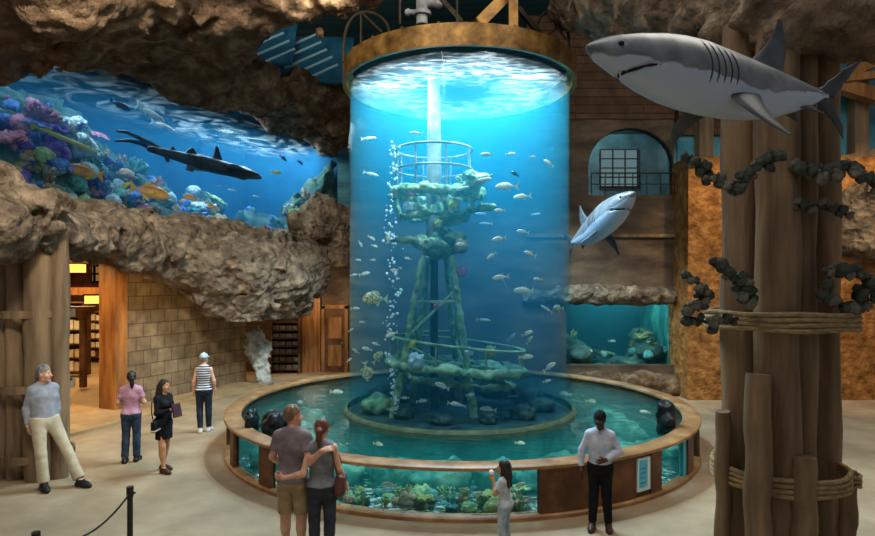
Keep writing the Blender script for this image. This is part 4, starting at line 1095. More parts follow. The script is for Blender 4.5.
for (ph, r, s) in [(-70, 3.4, .5), (-52, 3.1, .45), (-58, 4.0, .4), (-35, 3.6, .5), (-22, 3.1, .4), (-8, 3.3, .5), (10, 3.1, .4), (22, 3.7, .5), (33, 3.2, .45), (45, 3.8, .5), (58, 3.2, .5), (66, 4.0, .4), (80, 3.4, .5), (95, 3.3, .5), (110, 3.6, .4), (-88, 3.5, .45), (-100, 3.3, .5)]:
    a = D(ph); p = (CX + r * math.sin(a), CY - r * math.cos(a), .14)
    boulder('sunken_rock', p, (s, s * .8, s * .5), 20 + k, m_sub, f'{ordw(k)} sunken mossy rock on the pool floor from the left, under the water', 'sunken rocks on the pool floor'); k += 1
SR = sorted([o for o in bpy.data.objects if o.name.startswith('sunken_rock')], key=lambda o: proj(o.location)[0])
for i, o in enumerate(SR): o['label'] = f'{ordw(i)} sunken mossy rock from the left on the pool floor around the tank'
k = 0
for (a, r, s) in [(200, 1.5, .42), (170, 1.6, .38), (140, 1.55, .45), (225, 1.6, .36), (250, 1.65, .4), (110, 1.6, .36), (80, 1.7, .3), (285, 1.75, .36), (185, .8, .36), (310, 1.5, .24), (50, 1.6, .26), (20, 1.5, .2), (345, 1.55, .2)]:
    t = D(a); boulder('tank_rock', (CX + r * math.sin(t), CY - r * math.cos(t), .57 + s * .42), (s, s * .85, s * (.85 if 90 < a < 270 else .6)), 60 + k, m_reef if a != 285 else CM['green'], 'x', 'rocks on the floor of the tall tank'); k += 1
for i, o in enumerate(sorted([o for o in bpy.data.objects if o.name.startswith('tank_rock')], key=lambda o: proj(o.location)[0])): o['label'] = f'{ordw(i)} reef rock from the left on the floor of the tall tank'
label_sorted(FISH, WORD, lambda q: q[1], 'from the top', 'fish')
label_sorted(CORALS, {c[1]: c[1].replace('_', ' ') for c in CORALS}, lambda q: q[0], 'from the left', 'coral')
# ================================================================== STORE BEHIND THE LEFT OPENING
struct(MB().box((-16, 27.2, 3), (9.5, .2, 3)).build('wall_store', m_block_back))
struct(MB().box((-25.5, 12, 3), (.2, 16, 3)).build('wall_store', m_block_back))
struct(MB().prism([W(-14, -.3), W(7, -.3), W(7, -9), (-8, 27.4, 0), (-26, 27.4, 0)], (0, 0, .15)).build('ceiling_store', m_wood_warm)); bpy.data.objects['ceiling_store'].location.z = 4.08
struct(MB().box((-13.2, 21.5, 2.92), (4.5, .15, .13)).build('trim_5', m_wood_warm))
mb = MB()
for k in range(9): mb.box((-15.4 + .55 * k, 26.95, 3.62), (.05, .04, .4))
for k in range(3): mb.box((-13.2, 26.95, 3.26 + .36 * k), (2.3, .04, .04))
struct(mb.build('window_5', m_dark))
struct(MB().box((-13.2, 26.97, 3.62), (2.3, .02, .38)).build('window_5', emit_mat('store_window', '#c99a5a', .35)))
m_shelfw = M('shelf_wood', '#3f2a18', '#6b4828', scale=3, rough=.6)
m_parcel = [M('parcel_white', '#c9c4b6', '#e8e4d8', scale=5, rough=.7), M('parcel_cream', '#b9a888', '#d8c8a4', scale=5, rough=.7)]
def shelf(label, x0, x1, y, rows, z0, dz, dep=.4):
    s = thing('store_shelf', label, 'shelf', ((x0 + x1) / 2, y, .06)); w = (x1 - x0) / 2; H = z0 + dz * rows
    for sx in (-1, 1): MB().box((sx * w, 0, H / 2), (.04, dep / 2, H / 2)).build('upright', m_shelfw, s)
    MB().box((0, dep / 2, H / 2), (w, .015, H / 2)).build('back_board', m_shelfw, s)
    for k in range(rows + 1): MB().box((0, 0, z0 + dz * k - .02), (w, dep / 2, .02)).build('shelf_board', m_shelfw, s)
    return s
PAR = []
def parcels(sh, x0, x1, y, rows, z0, dz, n, where, grp):
    w = (x1 - x0) / n
    for r in range(rows):
        for i in range(n):
            if random.random() < .06: continue
            h = dz * random.uniform(.5, .74)
            o = MB().box((0, 0, h / 2), (w * random.uniform(.36, .45), .14, h / 2)).build('parcel', random.choice(m_parcel), None, bevel=.012, loc=(x0 + w * (i + .5), y - .02, .06 + z0 + dz * r + .001))
            tag(o, f'pale parcel, {ordw(i)} along the {ordw(r)} board up of the {where}', 'parcel', grp)
random.seed(77)
shelf('tall shelf of white parcels just right of the left timber column', -13.6, -12.05, 20.6, 5, .15, .47)
parcels(None, -13.0, -12.1, 20.6, 5, .15, .47, 3, 'shelf beside the timber column', 'parcels on the near store shelf')
shelf('distant shelf of pale parcels deep inside the store by the door jamb', -14.6, -12.95, 24.3, 5, .2, .36)
parcels(None, -14.5, -13.05, 24.3, 5, .2, .36, 6, 'far store shelf', 'parcels on the far store shelf')
shelf('store shelf glimpsed left of the timber column at the frame edge', -11.3, -10.1, 15.0, 5, .2, .45)
parcels(None, -11.2, -10.2, 15.0, 5, .2, .45, 3, 'shelf left of the timber column', 'parcels on the left store shelf')
lp = thing('lamp_post', 'dark post with lit amber lantern inside the store doorway', 'lamp', (-10.75, 18.2, .06))
MB().tube([(0, 0, 0), (0, 0, 2.35)], .11, 12).build('post', m_shelfw, lp, smooth=True)
MB().lathe([(.12, 2.05), (.34, 2.35), (.34, 2.45), (0, 2.45)], 20).build('capital', m_shelfw, lp)
ln = MB().box((.32, -.1, 2.66), (.16, .1, .12)).build('lantern', m_lamp, lp)
MB().box((.32, -.1, 2.80), (.19, .13, .025)).build('lantern_cap', m_dark, ln)
cl = thing('ceiling_lamp', 'glowing amber lamp high in the store doorway under the rock', 'lamp', (-10.7, 17.6, 4.0))
MB().box((0, 0, -.35), (.3, .15, .12)).build('shade', m_lamp, cl); MB().tube([(0, 0, -.25), (0, 0, .08)], .02, 6).build('stem', m_dark, cl)

# recess under the right end of the ledge
sh = thing('storage_shelf', 'dark wooden shelf stacked with dim goods in the recess left of the panelled door', 'shelf', (-5.4, 21.5, 0))
for sx in (-1, 1): MB().box((sx * .5, 0, 1.0), (.04, .25, 1.0)).build('upright', m_shelfw, sh)
for k in range(7): MB().box((0, 0, .14 + .28 * k), (.48, .24, .02)).build('shelf_board', m_shelfw, sh)
m_goods = [M('goods_a', '#5a5348', '#857a68', scale=6), M('goods_b', '#3f4a48', '#66706a', scale=6)]
for k in range(6):
    for i in range(4):
        tag(MB().box((0, 0, .07), (.095, .12, .07)).build('goods_box', m_goods[(k + i) % 2], None, loc=(-5.4 - .345 + .23 * i, 21.45, .165 + .28 * k)), f'dim box, {ordw(i)} along the {ordw(k)} board up of the recess shelf', 'box', 'boxes on the recess shelf')
struct(MB().box((-4.55, 21.7, 1.35), (.33, .1, 1.35)).box((-4.72, 21.58, 1.35), (.05, .04, 1.35)).box((-4.38, 21.58, 1.35), (.05, .04, 1.35)).build('trim_6', m_wood_warm))
dr = struct(MB().box((-3.7, 21.68, 1.15), (.36, .05, 1.15)).build('door_2', m_shelfw))
MB().box((-4.12, 21.68, 1.2), (.06, .1, 1.2)).box((-3.28, 21.68, 1.2), (.06, .1, 1.2)).box((-3.7, 21.68, 2.36), (.48, .1, .07)).build('door_frame', m_wood_warm, dr)
for z in (.6, 1.6): MB().box((-3.7, 21.62, z), (.24, .02, .38)).build('door_panel', m_wood_warm, dr)
MB().ball((-3.42, 21.58, 1.05), .05).build('handle', m_collar, dr)

# ================================================================== TIMBER COLUMNS
def column(name, label, cu, cd, poles, cat='column'):
    c = at(cu, V0, cd); root = thing(name, label, cat, (c.x, c.y, 0))
    for (u, rpx, d, top) in poles:
        p = at(u, V0, d); r = rpx * d / FPX
        zt = top if top else 0
        n = 12
        pts = []; rs = []
        for k in range(n + 1):
            z = zt * k / n; pts.append((p.x - c.x + .012 * math.sin(k * 1.3 + u), p.y - c.y + .01 * math.cos(k * 1.7 + u), z)); rs.append(r * (1 + .035 * math.sin(k * 2.1 + u * .3)) * (.9 if k == n else 1))
        MB().tube(pts, rs, 20).build('pole', m_wood_pole, root, smooth=True)
    return root, c
lc_, c_ = column('timber_column', 'bundled timber pole column that the grey-haired man leans against', 37, 10.15,
    [(-10, 12, 10.4, 4.2), (16, 9, 9.95, 4.2), (39, 13.5, 9.9, 4.2), (60, 8.5, 10.0, 4.2), (28, 12, 10.6, 4.2), (56, 10, 10.6, 4.2), (2, 9, 10.0, 4.2)])
for z in (2.72, 1.5, .36):
    MB().lathe([(.52, z - .06), (.56, z - .06), (.56, z + .06), (.52, z + .06)], 28, closed_prof=True, c=(-.02, .03)).build('band', m_wood_pole, lc_, smooth=True)
def ztop(v, d): return CAMZ - (v - V0) / FPX * d
rc_, c_ = column('timber_column', 'massive rope-bound timber pole column at the right foreground', 778, 6.75,
    [(739, 16.5, 6.8, 6.15), (777, 20.5, 6.36, 6.1), (806, 10, 6.5, 6.1), (827, 12, 6.85, 6.2), (760, 17, 7.15, 6.2), (798, 17, 7.15, 6.2),
     (758, 12.5, 6.16, ztop(375, 6.1)), (803, 12.5, 6.14, ztop(458, 6.1)), (723, 7.5, 6.6, ztop(413, 6.5)), (847, 9, 6.75, ztop(473, 6.65))])
m_rope = M('hemp_rope', '#7a6647', '#ab9268', scale=12, rough=.9, bump=.6, bscale=40, stretch=(1, 1, 3))
def rope_bind(z, R, n, root, cx=0, cy=0, r=.026):
    for k in range(n):
        pts = [(cx + R * math.cos(2 * PI * i / 48), cy + R * math.sin(2 * PI * i / 48), z + k * .052 + .008 * math.sin(i * .7 + k)) for i in range(48)]
        MB().tube(pts, r, 8, closed=True).build('rope_turn', m_rope, root, smooth=True)
rope_bind(2.76, .755, 4, rc_); rope_bind(1.06, .675, 4, rc_)
po_ = at(847, V0, 6.75); rope_bind(.98, .125, 3, rc_, po_.x - c_.x, po_.y - c_.y, .02)

# clumps of mussels on branches around the right column
m_mus = [M('mussel_shell', '#1c211d', '#434a3f', '#2f362f', scale=6, rough=.75, bump=.5, bscale=18), M('mussel_pale', '#36362e', '#6a675a', scale=6, rough=.8, bump=.5, bscale=18)]
m_twig = M('twig', '#2b231a', '#4a3c2b', scale=6, rough=.9)
def shells(label, path, d, n, rpx):
    p0 = at(path[0][0], path[0][1], d); root = thing('mussel_cluster', label, 'mussels', p0)
    pts = [at(u, v, d + (dd if (dd := (q[2] if len(q) > 2 else 0)) else 0)) - p0 for q in path for (u, v) in [q[:2]]]
    MB().tube(pts, .022, 6).build('branch', m_twig, root, smooth=True)
    L = len(pts) - 1
    for k in range(n):
        t = (k + .5) / n * L; i = min(int(t), L - 1); p = pts[i].lerp(pts[i + 1], t - i)
        r = rpx * d / FPX * random.uniform(.6, 1.15); off = Vector((random.gauss(0, 1), random.gauss(0, .6) - .5, random.gauss(0, 1))).normalized() * r * 1.25
        f = Field((-r * 1.8,) * 3, (r * 1.8,) * 3, r * .2); f.ell((0, 0, 0), (r, r * .75, r * .85)); sd = k + n
        for q in range(3): f.ell((random.uniform(-.6, .6) * r, -.3 * r, random.uniform(-.6, .6) * r), (r * .5, r * .4, r * .6), None, r * .08)
        f.rough(lambda P: r * .18 * fbm(P / r * 1.6, 3, sd), r)
        V, F = f.mesh(); o = link('shell_clump', np_mesh('shell_clump', V, F), m_mus[k % 3 == 1], root, p + off)
random.seed(9)
shells('dark mussel clump branch across the column front below the big shark', [(688, 158), (704, 176), (735, 186), (757, 168), (780, 158)], 6.02, 44, 5.6)
shells('dark mussel clump branch reaching right from the column top to the frame edge', [(797, 168), (822, 176), (848, 164), (878, 190)], 6.1, 36, 6)
shells('small mussel clump pair low on the right poles below the tail', [(795, 203), (818, 206), (846, 214)], 6.2, 14, 5.6)
shells('mussel clump strand slanting down the left face of the column above the rope', [(710, 262), (727, 274), (742, 286), (752, 305)], 6.1, 26, 5.6)
shells('mussel clump strand hanging left of the column beside the upper rope', [(690, 276), (706, 290), (698, 303), (686, 316), (712, 324), (738, 318)], 6.2, 30, 5.6)
shells('broad mussel clump on the right side of the column above the upper rope', [(818, 298), (834, 268), (862, 276), (868, 300), (830, 306)], 6.15, 44, 6)

# ================================================================== STANCHIONS
m_blk_metal = M('black_metal', '#101113', rough=.35, spec=.5)
def stanchion(label, u, vtop, d, H=1.0):
    p = at(u, vtop, d); r = thing('stanchion', label, 'stanchion', (p.x, p.y, 0), 'rope barrier posts')
    MB().lathe([(0, 0), (.17, 0), (.17, .02), (.05, .04), (0, .04)], 28).build('base', m_blk_metal, r, smooth=True)
    MB().tube([(0, 0, .03), (0, 0, H - .1)], .03, 16).build('post', m_blk_metal, r, smooth=True)
    MB().tube([(0, 0, H - .11), (0, 0, H)], .037, 16).build('cap', m_blk_metal, r, smooth=True)
    MB().tube([(.035 * math.cos(a), .035 * math.sin(a), H - .07) for a in [0]] + [(.06, 0, H - .07)], .012, 8).build('hook', m_blk_metal, r)
    return Vector((p.x, p.y, H - .07))
a = stanchion('black rope barrier post standing whole on the floor, taller in view', 130, 486, 6.6)
b = stanchion('black rope barrier post of which only the top shows at bottom left', 36, 532, 5.4)
pts = [a.lerp(b, t / 14) - Vector((0, 0, .2 * 4 * (t / 14) * (1 - t / 14))) for t in range(15)]
ro = tag(MB().tube(pts, .011, 8).build('barrier_rope', m_blk_metal, None, smooth=True), 'thin black rope slung between the two barrier posts', 'rope')
# ================================================================== SHARKS
TOPL = [(587, 47.5), (590, 45), (600, 41.5), (615, 39), (635, 37.5), (660, 37.5), (680, 39.5), (700, 43.5), (725, 52), (750, 61), (775, 70), (800, 79), (820, 87), (835, 93), (842, 95.5)]
BOTL = [(587, 49), (590, 54), (600, 63), (612, 71), (625, 80), (640, 90), (660, 100), (680, 107), (700, 112.5), (725, 117), (750, 119), (775, 118), (800, 113), (820, 107), (835, 102), (842, 100)]
SS = .0091; LS = 1.04
def sx(u): return (714 - u) * SS * LS
def sz(v): return (78 - v) * SS
def shark_mats():
    m, nt, out = _new('shark_skin'); L = nt.links.new
    tc = _n(nt, 'ShaderNodeTexCoord'); sep = _n(nt, 'ShaderNodeSeparateXYZ'); L(tc.outputs['Object'], sep.inputs[0])
    no = _n(nt, 'ShaderNodeTexNoise'); no.inputs['Scale'].default_value = 5; no.inputs['Detail'].default_value = 5; L(tc.outputs['Object'], no.inputs['Vector'])
    # boundary between grey back and white belly: a sloping line that flattens to the tail
    x1, z1, x2, z2 = sx(592), sz(57), sx(745), sz(97)
    mr = _n(nt, 'ShaderNodeMapRange'); mr.inputs[1].default_value = x2; mr.inputs[2].default_value = x1; mr.inputs[3].default_value = z2; mr.inputs[4].default_value = z1
    L(sep.outputs['X'], mr.inputs[0])
    d = _n(nt, 'ShaderNodeMath', operation='SUBTRACT'); L(sep.outputs['Z'], d.inputs[0]); L(mr.outputs[0], d.inputs[1])
    w = _n(nt, 'ShaderNodeMath', operation='MULTIPLY_ADD'); w.inputs[1].default_value = .11; w.inputs[2].default_value = -.055; L(no.outputs['Fac'], w.inputs[0])
    a = _n(nt, 'ShaderNodeMath', operation='ADD'); L(d.outputs[0], a.inputs[0]); L(w.outputs[0], a.inputs[1])
    r = _n(nt, 'ShaderNodeMapRange'); r.inputs[1].default_value = -.006; r.inputs[2].default_value = .01; L(a.outputs[0], r.inputs[0])
    cr = _n(nt, 'ShaderNodeValToRGB'); e = cr.color_ramp.elements; e[0].position, e[0].color = .35, hexc('#575c61'); e[1].position, e[1].color = .7, hexc('#7d8286'); L(no.outputs['Fac'], cr.inputs[0])
    mx = _n(nt, 'ShaderNodeMix', data_type='RGBA'); L(r.outputs[0], mx.inputs[0]); mx.inputs[6].default_value = hexc('#a9b8cc'); L(cr.outputs[0], mx.inputs[7])
    b = _n(nt, 'ShaderNodeBsdfPrincipled'); b.inputs['Roughness'].default_value = .38; b.inputs['Specular IOR Level'].default_value = .5; L(mx.outputs[2], b.inputs['Base Color']); L(b.outputs[0], out.inputs[0])
    n2 = _n(nt, 'ShaderNodeTexNoise'); n2.inputs['Scale'].default_value = 60; L(tc.outputs['Object'], n2.inputs['Vector'])
    bp = _n(nt, 'ShaderNodeBump'); bp.inputs['Strength'].default_value = .08; bp.inputs['Distance'].default_value = .01; L(n2.outputs['Fac'], bp.inputs['Height']); L(bp.outputs[0], b.inputs['Normal'])
    return m
m_shark = shark_mats()
m_tail = M('shark_tail', '#1c2127', '#363d44', scale=4, rough=.45, spec=.4)
m_sharkfin = M('shark_fin', '#2a2f35', '#4a5157', scale=4, rough=.45, spec=.4)
m_gill = M('gill_dark', '#26282b', rough=.6); m_mouth = M('mouth_dark', '#2a1618', rough=.5); m_tooth = M('tooth', '#f0ece0', rough=.3)
us = np.linspace(587, 842, 120)
tp = np.interp(us, *zip(*TOPL)); bt = np.interp(us, *zip(*BOTL))
zc = (78 - (tp + bt) / 2) * SS; hh = (bt - tp) / 2 * SS
ww = hh * np.interp(us, [587, 600, 640, 700, 780, 842], [1.25, 1.15, .95, .82, .72, .55]); xs = (714 - us) * SS * LS
def sect(x):
    return float(np.interp(-x, -xs, zc)), float(np.interp(-x, -xs, hh)), float(np.interp(-x, -xs, ww))
f = Field((sx(842) - .06, -.5, -.55), (sx(587) + .06, .5, .55), .0125)
X = f.ax[0]; zi = np.interp(-X, -xs, zc); hi_ = np.interp(-X, -xs, hh); wi = np.interp(-X, -xs, ww)
Y, Z = f.ax[1], f.ax[2]
q = np.sqrt((Y[None, :, None] / wi[:, None, None]) ** 2 + ((Z[None, None, :] - zi[:, None, None]) / hi_[:, None, None]) ** 2)
dd = (q - 1) * np.minimum(wi, hi_)[:, None, None]
dd = np.maximum(dd, np.maximum(X - sx(587.5), sx(842) - X)[:, None, None])
f.F[:] = dd
# mouth: a curved slot, and hollow around the eye
for s in (-1, 1):
    P = [(614, 73.5, 0), (622, 73, .10), (634, 71.5, .19), (646, 72.5, .25), (654, 75, .29)]
    for (a, b) in zip(P[:-1], P[1:]): f.cap((sx(a[0]), s * a[2], sz(a[1])), (sx(b[0]), s * b[2], sz(b[1])), .026 if b[0] < 650 else .018, .016, .01, mode='sub')
    zc_, h_, w_ = sect(sx(612)); z = sz(51); y = w_ * math.sqrt(max(0, 1 - ((z - zc_) / h_) ** 2)); f.ell((sx(612), s * (y + .01), z), (.03, .02, .03), None, .015, mode='sub')
Vb, Fb = f.mesh(); body_me = np_mesh('body', Vb, Fb)
def foil(root_a, root_b, tip, th, n=10, sweep=.0, curve=0.0, tipw=.12):
    """fin lofted from the root chord a-b to the tip, thick near the root and rounded in section"""
    ra, rb_, tp_ = Vector(root_a), Vector(root_b), Vector(tip)
    nrm = (rb_ - ra).cross(tp_ - ra).normalized(); rings = []
    for i in range(n + 1):
        t = i / n; k = 1 - (1 - tipw) * t ** .9
        mid0 = ra.lerp(rb_, .5).lerp(tp_, t) + (rb_ - ra) * (sweep * math.sin(PI * t)) + nrm * curve * t * t
        ch = (rb_ - ra) * (.5 * k); thk = th * (1 - .85 * t)
        rings.append([mid0 + ch * math.cos(2 * PI * j / 14) + nrm * (thk * math.sin(2 * PI * j / 14)) for j in range(14)])
    return MB().loft(rings)
big = thing('shark', 'large grey and white shark hanging in front of the timber column', 'shark', at(714, 78, 5.2))
big.rotation_euler = (0, D(5.5), PI + D(14))
link('body', body_me, m_shark, big)
foil((sx(752), 0, sz(63)), (sx(790), 0, sz(76)), (sx(792), 0, sz(22)), .035, sweep=.12).build('dorsal_fin', m_sharkfin, big, smooth=True)
foil((sx(826), 0, sz(90)), (sx(836), 0, sz(94)), (sx(840), 0, sz(88)), .008).build('dorsal_fin', m_sharkfin, big, smooth=True)
for s in (1, -1):
    foil(*(((.02, .19, -.20), (-.31, .17, -.22), (-.225, .52, -.62)) if s > 0 else ((.18, -.19, -.22), (-.12, -.17, -.24), (.08, -.52, -.45))), .034, sweep=-.16, tipw=.14).build('pectoral_fin', m_sharkfin, big, smooth=True)
    foil((sx(796), s * .10, sz(111)), (sx(812), s * .08, sz(109)), (sx(818), s * .14, sz(119)), .014).build('pelvic_fin', m_sharkfin, big, smooth=True)
    zc_, h_, w_ = sect(sx(612)); z = sz(51); y = w_ * math.sqrt(max(0, 1 - ((z - zc_) / h_) ** 2))
    MB().ball((sx(612), s * (y - .004), z), .024, 14, 8).build('eye', m_eye, big, smooth=True)
    for k in range(5):
        pts = []
        for i in range(9):
            t = i / 8; u = 688 + 7 * k + 4 * math.sin(t * 2.5) - 2 * t; v = 50 + k * 2.6 + (40 - k * 2) * t
            x, z = sx(u), sz(v); zc_, h_, w_ = sect(x); yy = w_ * math.sqrt(max(0, 1 - ((z - zc_) / h_) ** 2))
            pts.append((x, s * (yy - .002), z))
        MB().tube(pts, [.003] + [.0085] * 7 + [.003], 8).build('gill_slit', m_gill, big, smooth=True)
mth = MB()
for s in (-1, 1):
    P = [(618, 73.5, .02), (626, 72.6, .10), (636, 71.8, .17), (646, 72.8, .21)]
    mth.tube([(sx(u), s * y, sz(v)) for u, v, y in P], .016, 8)
mth.build('mouth_lining', m_mouth, big, smooth=True)
for s in (-1, 1):
    for k in range(9):
        t = k / 8; u = 617 + 28 * t; y = s * (.03 + .2 * t ** .85); v = 71.2 - 1.2 * math.sin(PI * t) + 1.2 * t
        MB().lathe([(0, 0), (.007, .018), (0, .02)], 5).build('tooth', m_tooth, big, loc=(sx(u), y, sz(v) - .022), fix=False)
tail = [(828, 93.5), (836, 90), (846, 79), (857, 71), (871, 66), (864, 76), (857, 87), (849, 98), (846, 106), (848, 120), (848, 139), (839, 128), (832, 114), (828, 104)]
tail_k = lambda p: (830 + (p[0] - 830) * 1.42, 98 + (p[1] - 98) * 1.2)
f = Field((sx(892), -.09, sz(150)), (sx(820), .09, sz(54)), .0085)
P = [Vector((sx(u), 0, sz(v))) for u, v in tail]
for (a, b, r0, r1) in [((830, 98), (842, 90), .05, .045), ((842, 90), (854, 80), .055, .04), ((854, 80), (870, 67), .042, .008), ((832, 101), (840, 112), .048, .042), ((840, 112), (846, 124), .044, .03), ((846, 124), (848, 138), .028, .006), ((842, 96), (848, 90), .04, .03)]:
    a, b = tail_k(a), tail_k(b)
    f.cap((sx(a[0]), 0, sz(a[1])), (sx(b[0]), 0, sz(b[1])), r0 * 1.15, r1 * 1.15, .025, n=(0, 1, 0), q=.32)
fobj('tail_fin', f, m_tail, big)
sm = copy_tree(big); sm.location = at(600, 222, 13.6); sm.scale = (1.15,) * 3; sm['label'] = 'smaller-looking shark hanging nose-on before the brown back wall'
dv = Vector((.27, -.95, .12)); sm.rotation_euler = dv.to_track_quat('X', 'Z').to_euler()
big['label'] = 'large grey and white shark in profile across the top of the timber column'
for o in (big, sm): o['group'] = 'hanging sharks'
# ================================================================== PEOPLE
HP = .0062
def mk_frame(yaw, pitch):
    f = Vector((-math.sin(yaw) * math.cos(pitch), math.cos(yaw) * math.cos(pitch), -math.sin(pitch)))
    r = Vector((math.cos(yaw), math.sin(yaw), 0)); u = r.cross(f)
    return f, r, u
BASE = dict(pel=(0, 0, .96), waist=(0, .01, 1.10), chest=(0, .0, 1.29), neck=(0, -.02, 1.47), head=(0, .015, 1.62),
            shR=(.163, -.015, 1.395), elR=(.225, -.03, 1.14), wrR=(.235, .06, .90), hipR=(.085, 0, .93), knR=(.095, .02, .50), anR=(.10, -.02, .085), toeR=(.12, .15, .03))
def person(label, loc, rz, H, pose, skin, hairc, top, bottom, shoe, hair, fem=False, yaw=0, pitch=0, group=None, headk=1.0, hands={}):
    J = {k: Vector(v) for k, v in BASE.items()}
    for k in list(J):
        if k.endswith('R'): J[k[:-1] + 'L'] = Vector((-J[k].x, J[k].y, J[k].z))
    if fem:
        for s in 'RL': J['sh' + s].x *= .88; J['el' + s].x *= .9; J['wr' + s].x *= .92
    for k, v in pose.items():
        J[k] = Vector(v)
    for s in 'RL':
        if 'an' + s in pose and 'toe' + s not in pose: J['toe' + s] = J['an' + s] + Vector((.02 if s == 'R' else -.02, .17, -.055))
    root = thing('person', label, 'person', loc, group, rz); k_ = H / 1.75; root.scale = (k_,) * 3
    fw, rt, up = mk_frame(yaw, pitch); hc = J['head']
    def hp(f=0, r=0, u=0): return hc + (fw * f + rt * r + up * u) * headk
    HR = [[rt[i], fw[i], up[i]] for i in range(3)]
    allp = [v for v in J.values()] + [hp(0, 0, .2), hp(.2), hp(-.2)]
    lo = np.array([min(p[i] for p in allp) for i in range(3)]) - .2; hi = np.array([max(p[i] for p in allp) for i in range(3)]) + .2
    lo[2] = -.03
    sw = .93 if fem else 1.0
    def torso(f, off, k=.05, clip=None, hips=True):
        yv = (0, 1, 0)
        f.cap(J['pel'] + Vector((0, 0, -.02)), J['waist'], .168 * (1.0 if fem else .98) + off, .14 * sw * (.93 if fem else 1) + off, k, clip, n=yv, q=.70)
        f.cap(J['waist'], J['chest'], .138 * sw * (.93 if fem else 1.02) + off, .165 * sw + off, k, clip, n=yv, q=.70)
        f.cap(J['chest'], J['chest'].lerp(J['neck'], .55), .162 * sw + off, .12 * sw + off, k, clip, n=yv, q=.66)
        f.cap(J['shR'] - Vector((.03, 0, 0)), J['shL'] + Vector((.03, 0, 0)), .052 * sw + off, .052 * sw + off, k, clip)
        for s in 'RL':
            f.cap(J['neck'] + Vector((0, .0, -.025)), J['sh' + s], .046 * sw + off, .046 * sw + off, k, clip)
            sg = 1 if s == 'R' else -1
            f.ell(J['pel'] + Vector((.075 * sg, -.06, -.04)), (.085 + off, .075 + off, .095 + off), None, k, clip)
            if fem: f.ell(J['chest'] + Vector((.07 * sg, .085, .0)), (.062 + off, .058 + off, .06 + off), None, .04, clip)
    def arm(f, s, off, frac=2.0, k=.03):
        sh, el, wr = J['sh' + s], J['el' + s], J['wr' + s]; m = .9 if fem else 1
        if frac <= 1:
            e = sh.lerp(el, frac); d = (el - sh).normalized(); c = [(e, d)]
            f.cap(sh, el, .05 * m + off, .045 * m + off, k, c); return
        f.cap(sh, el, .048 * m + off, .040 * m + off, k)
        e = el.lerp(wr, min(1, frac - 1)); d = (wr - el).normalized()
        f.cap(el, wr, .041 * m + off, .028 * m + off * 1.3, k, [(e, d)] if frac < 2.5 else None)
        f.ell(el.lerp(wr, .28), (.041 * m + off,) * 3, None, k)
    def leg(f, s, off, frac=2.0, k=.04, flare=0.0):
        hp_, kn, an = J['hip' + s], J['kn' + s], J['an' + s]; m = .96 if fem else 1
        if frac <= 1:
            e = hp_.lerp(kn, frac); d = (kn - hp_).normalized(); f.cap(hp_, kn, .092 * m + off, .066 * m + off + flare, k, [(e, d)]); return
        f.cap(hp_, kn, .090 * m + off, .058 * m + off, k)
        e = kn.lerp(an, min(1, frac - 1)); d = (an - kn).normalized()
        f.cap(kn, an, .057 * m + off, .036 * m + off + flare, k, [(e, d)] if frac < 2.5 else None)
        f.ell(kn.lerp(an, .3) + Vector((0, -.018, 0)), (.052 * m + off, .056 * m + off, .11), None, k)
    def foot(f, s, off, z=True):
        an, to = J['an' + s], J['toe' + s]; d = (to - an); d.z = 0; d.normalize(); c = [((0, 0, 0.0), (0, 0, -1))]
        heel = an - d * .035; heel = Vector((heel.x, heel.y, max(.032, an.z - .05)))
        ball = an + d * .12; ball = Vector((ball.x, ball.y, to.z + .004)); tip = an + d * .175; tip = Vector((tip.x, tip.y, to.z))
        f.cap(an, heel, .036 + off, .036 + off, .02, c); f.cap(an, ball, .038 + off, .036 + off, .02, c); f.cap(ball, tip, .038 + off, .026 + off, .02, c); f.cap(heel, ball, .034 + off, .036 + off, .02, c)
    # ---- the body, one continuous surface
    f = Field(lo, hi, HP)
    torso(f, 0)
    f.cap(J['neck'] - Vector((0, 0, .04)), hp(-.012, 0, -.06), .056 * sw, .05 * sw, .03)
    a = headk
    f.ell(hp(-.012, 0, .032), (.074 * a, .094 * a, .098 * a), HR, .02); f.ell(hp(.022, 0, -.045), (.058 * a, .07 * a, .078 * a), HR, .03)
    f.ell(hp(.072, 0, -.1), (.026 * a, .022 * a, .02 * a), HR, .02)
    for sg in (-1, 1):
        f.ell(hp(.083, sg * .031, .006), (.019 * a, .014 * a, .012 * a), HR, .012, mode='sub')
        f.ell(hp(.070, sg * .031, .005), (.0145 * a,) * 3, HR, .002)
        f.ell(hp(-.005, sg * .076, -.005), (.009 * a, .019 * a, .03 * a), HR, .008)
        f.ell(hp(.055, sg * .042, -.03), (.022 * a, .024 * a, .02 * a), HR, .02)
    f.cap(hp(.082, 0, .012), hp(.108, 0, -.026), .009 * a, .0135 * a, .012)
    f.ell(hp(.084, 0, -.062), (.024 * a, .011 * a, .006 * a), HR, .005); f.ell(hp(.083, 0, -.073), (.021 * a, .011 * a, .006 * a), HR, .005)
    for s in 'RL':
        arm(f, s, 0, 3); leg(f, s, 0, 3); foot(f, s, 0)
        sg = 1 if s == 'R' else -1
        el, wr = J['el' + s], J['wr' + s]
        hd = Vector(hands.get('dir' + s, tuple((wr - el).normalized()))).normalized()
        pn = Vector(hands.get('palm' + s, (-sg, 0, 0))); pn = (pn - hd * pn.dot(hd)).normalized()
        th = Vector(hands.get('thumb' + s, (0, 1, .1))); sd = hd.cross(pn); sd = sd if sd.dot(th) > 0 else -sd
        curl = hands.get('curl' + s, .3); m = .9 if fem else 1
        f.cap(wr, wr + hd * .02, .027 * m, .027 * m, .02)
        f.cap(wr + hd * .03, wr + hd * .07, .036 * m, .04 * m, .015, n=tuple(pn), q=.42)
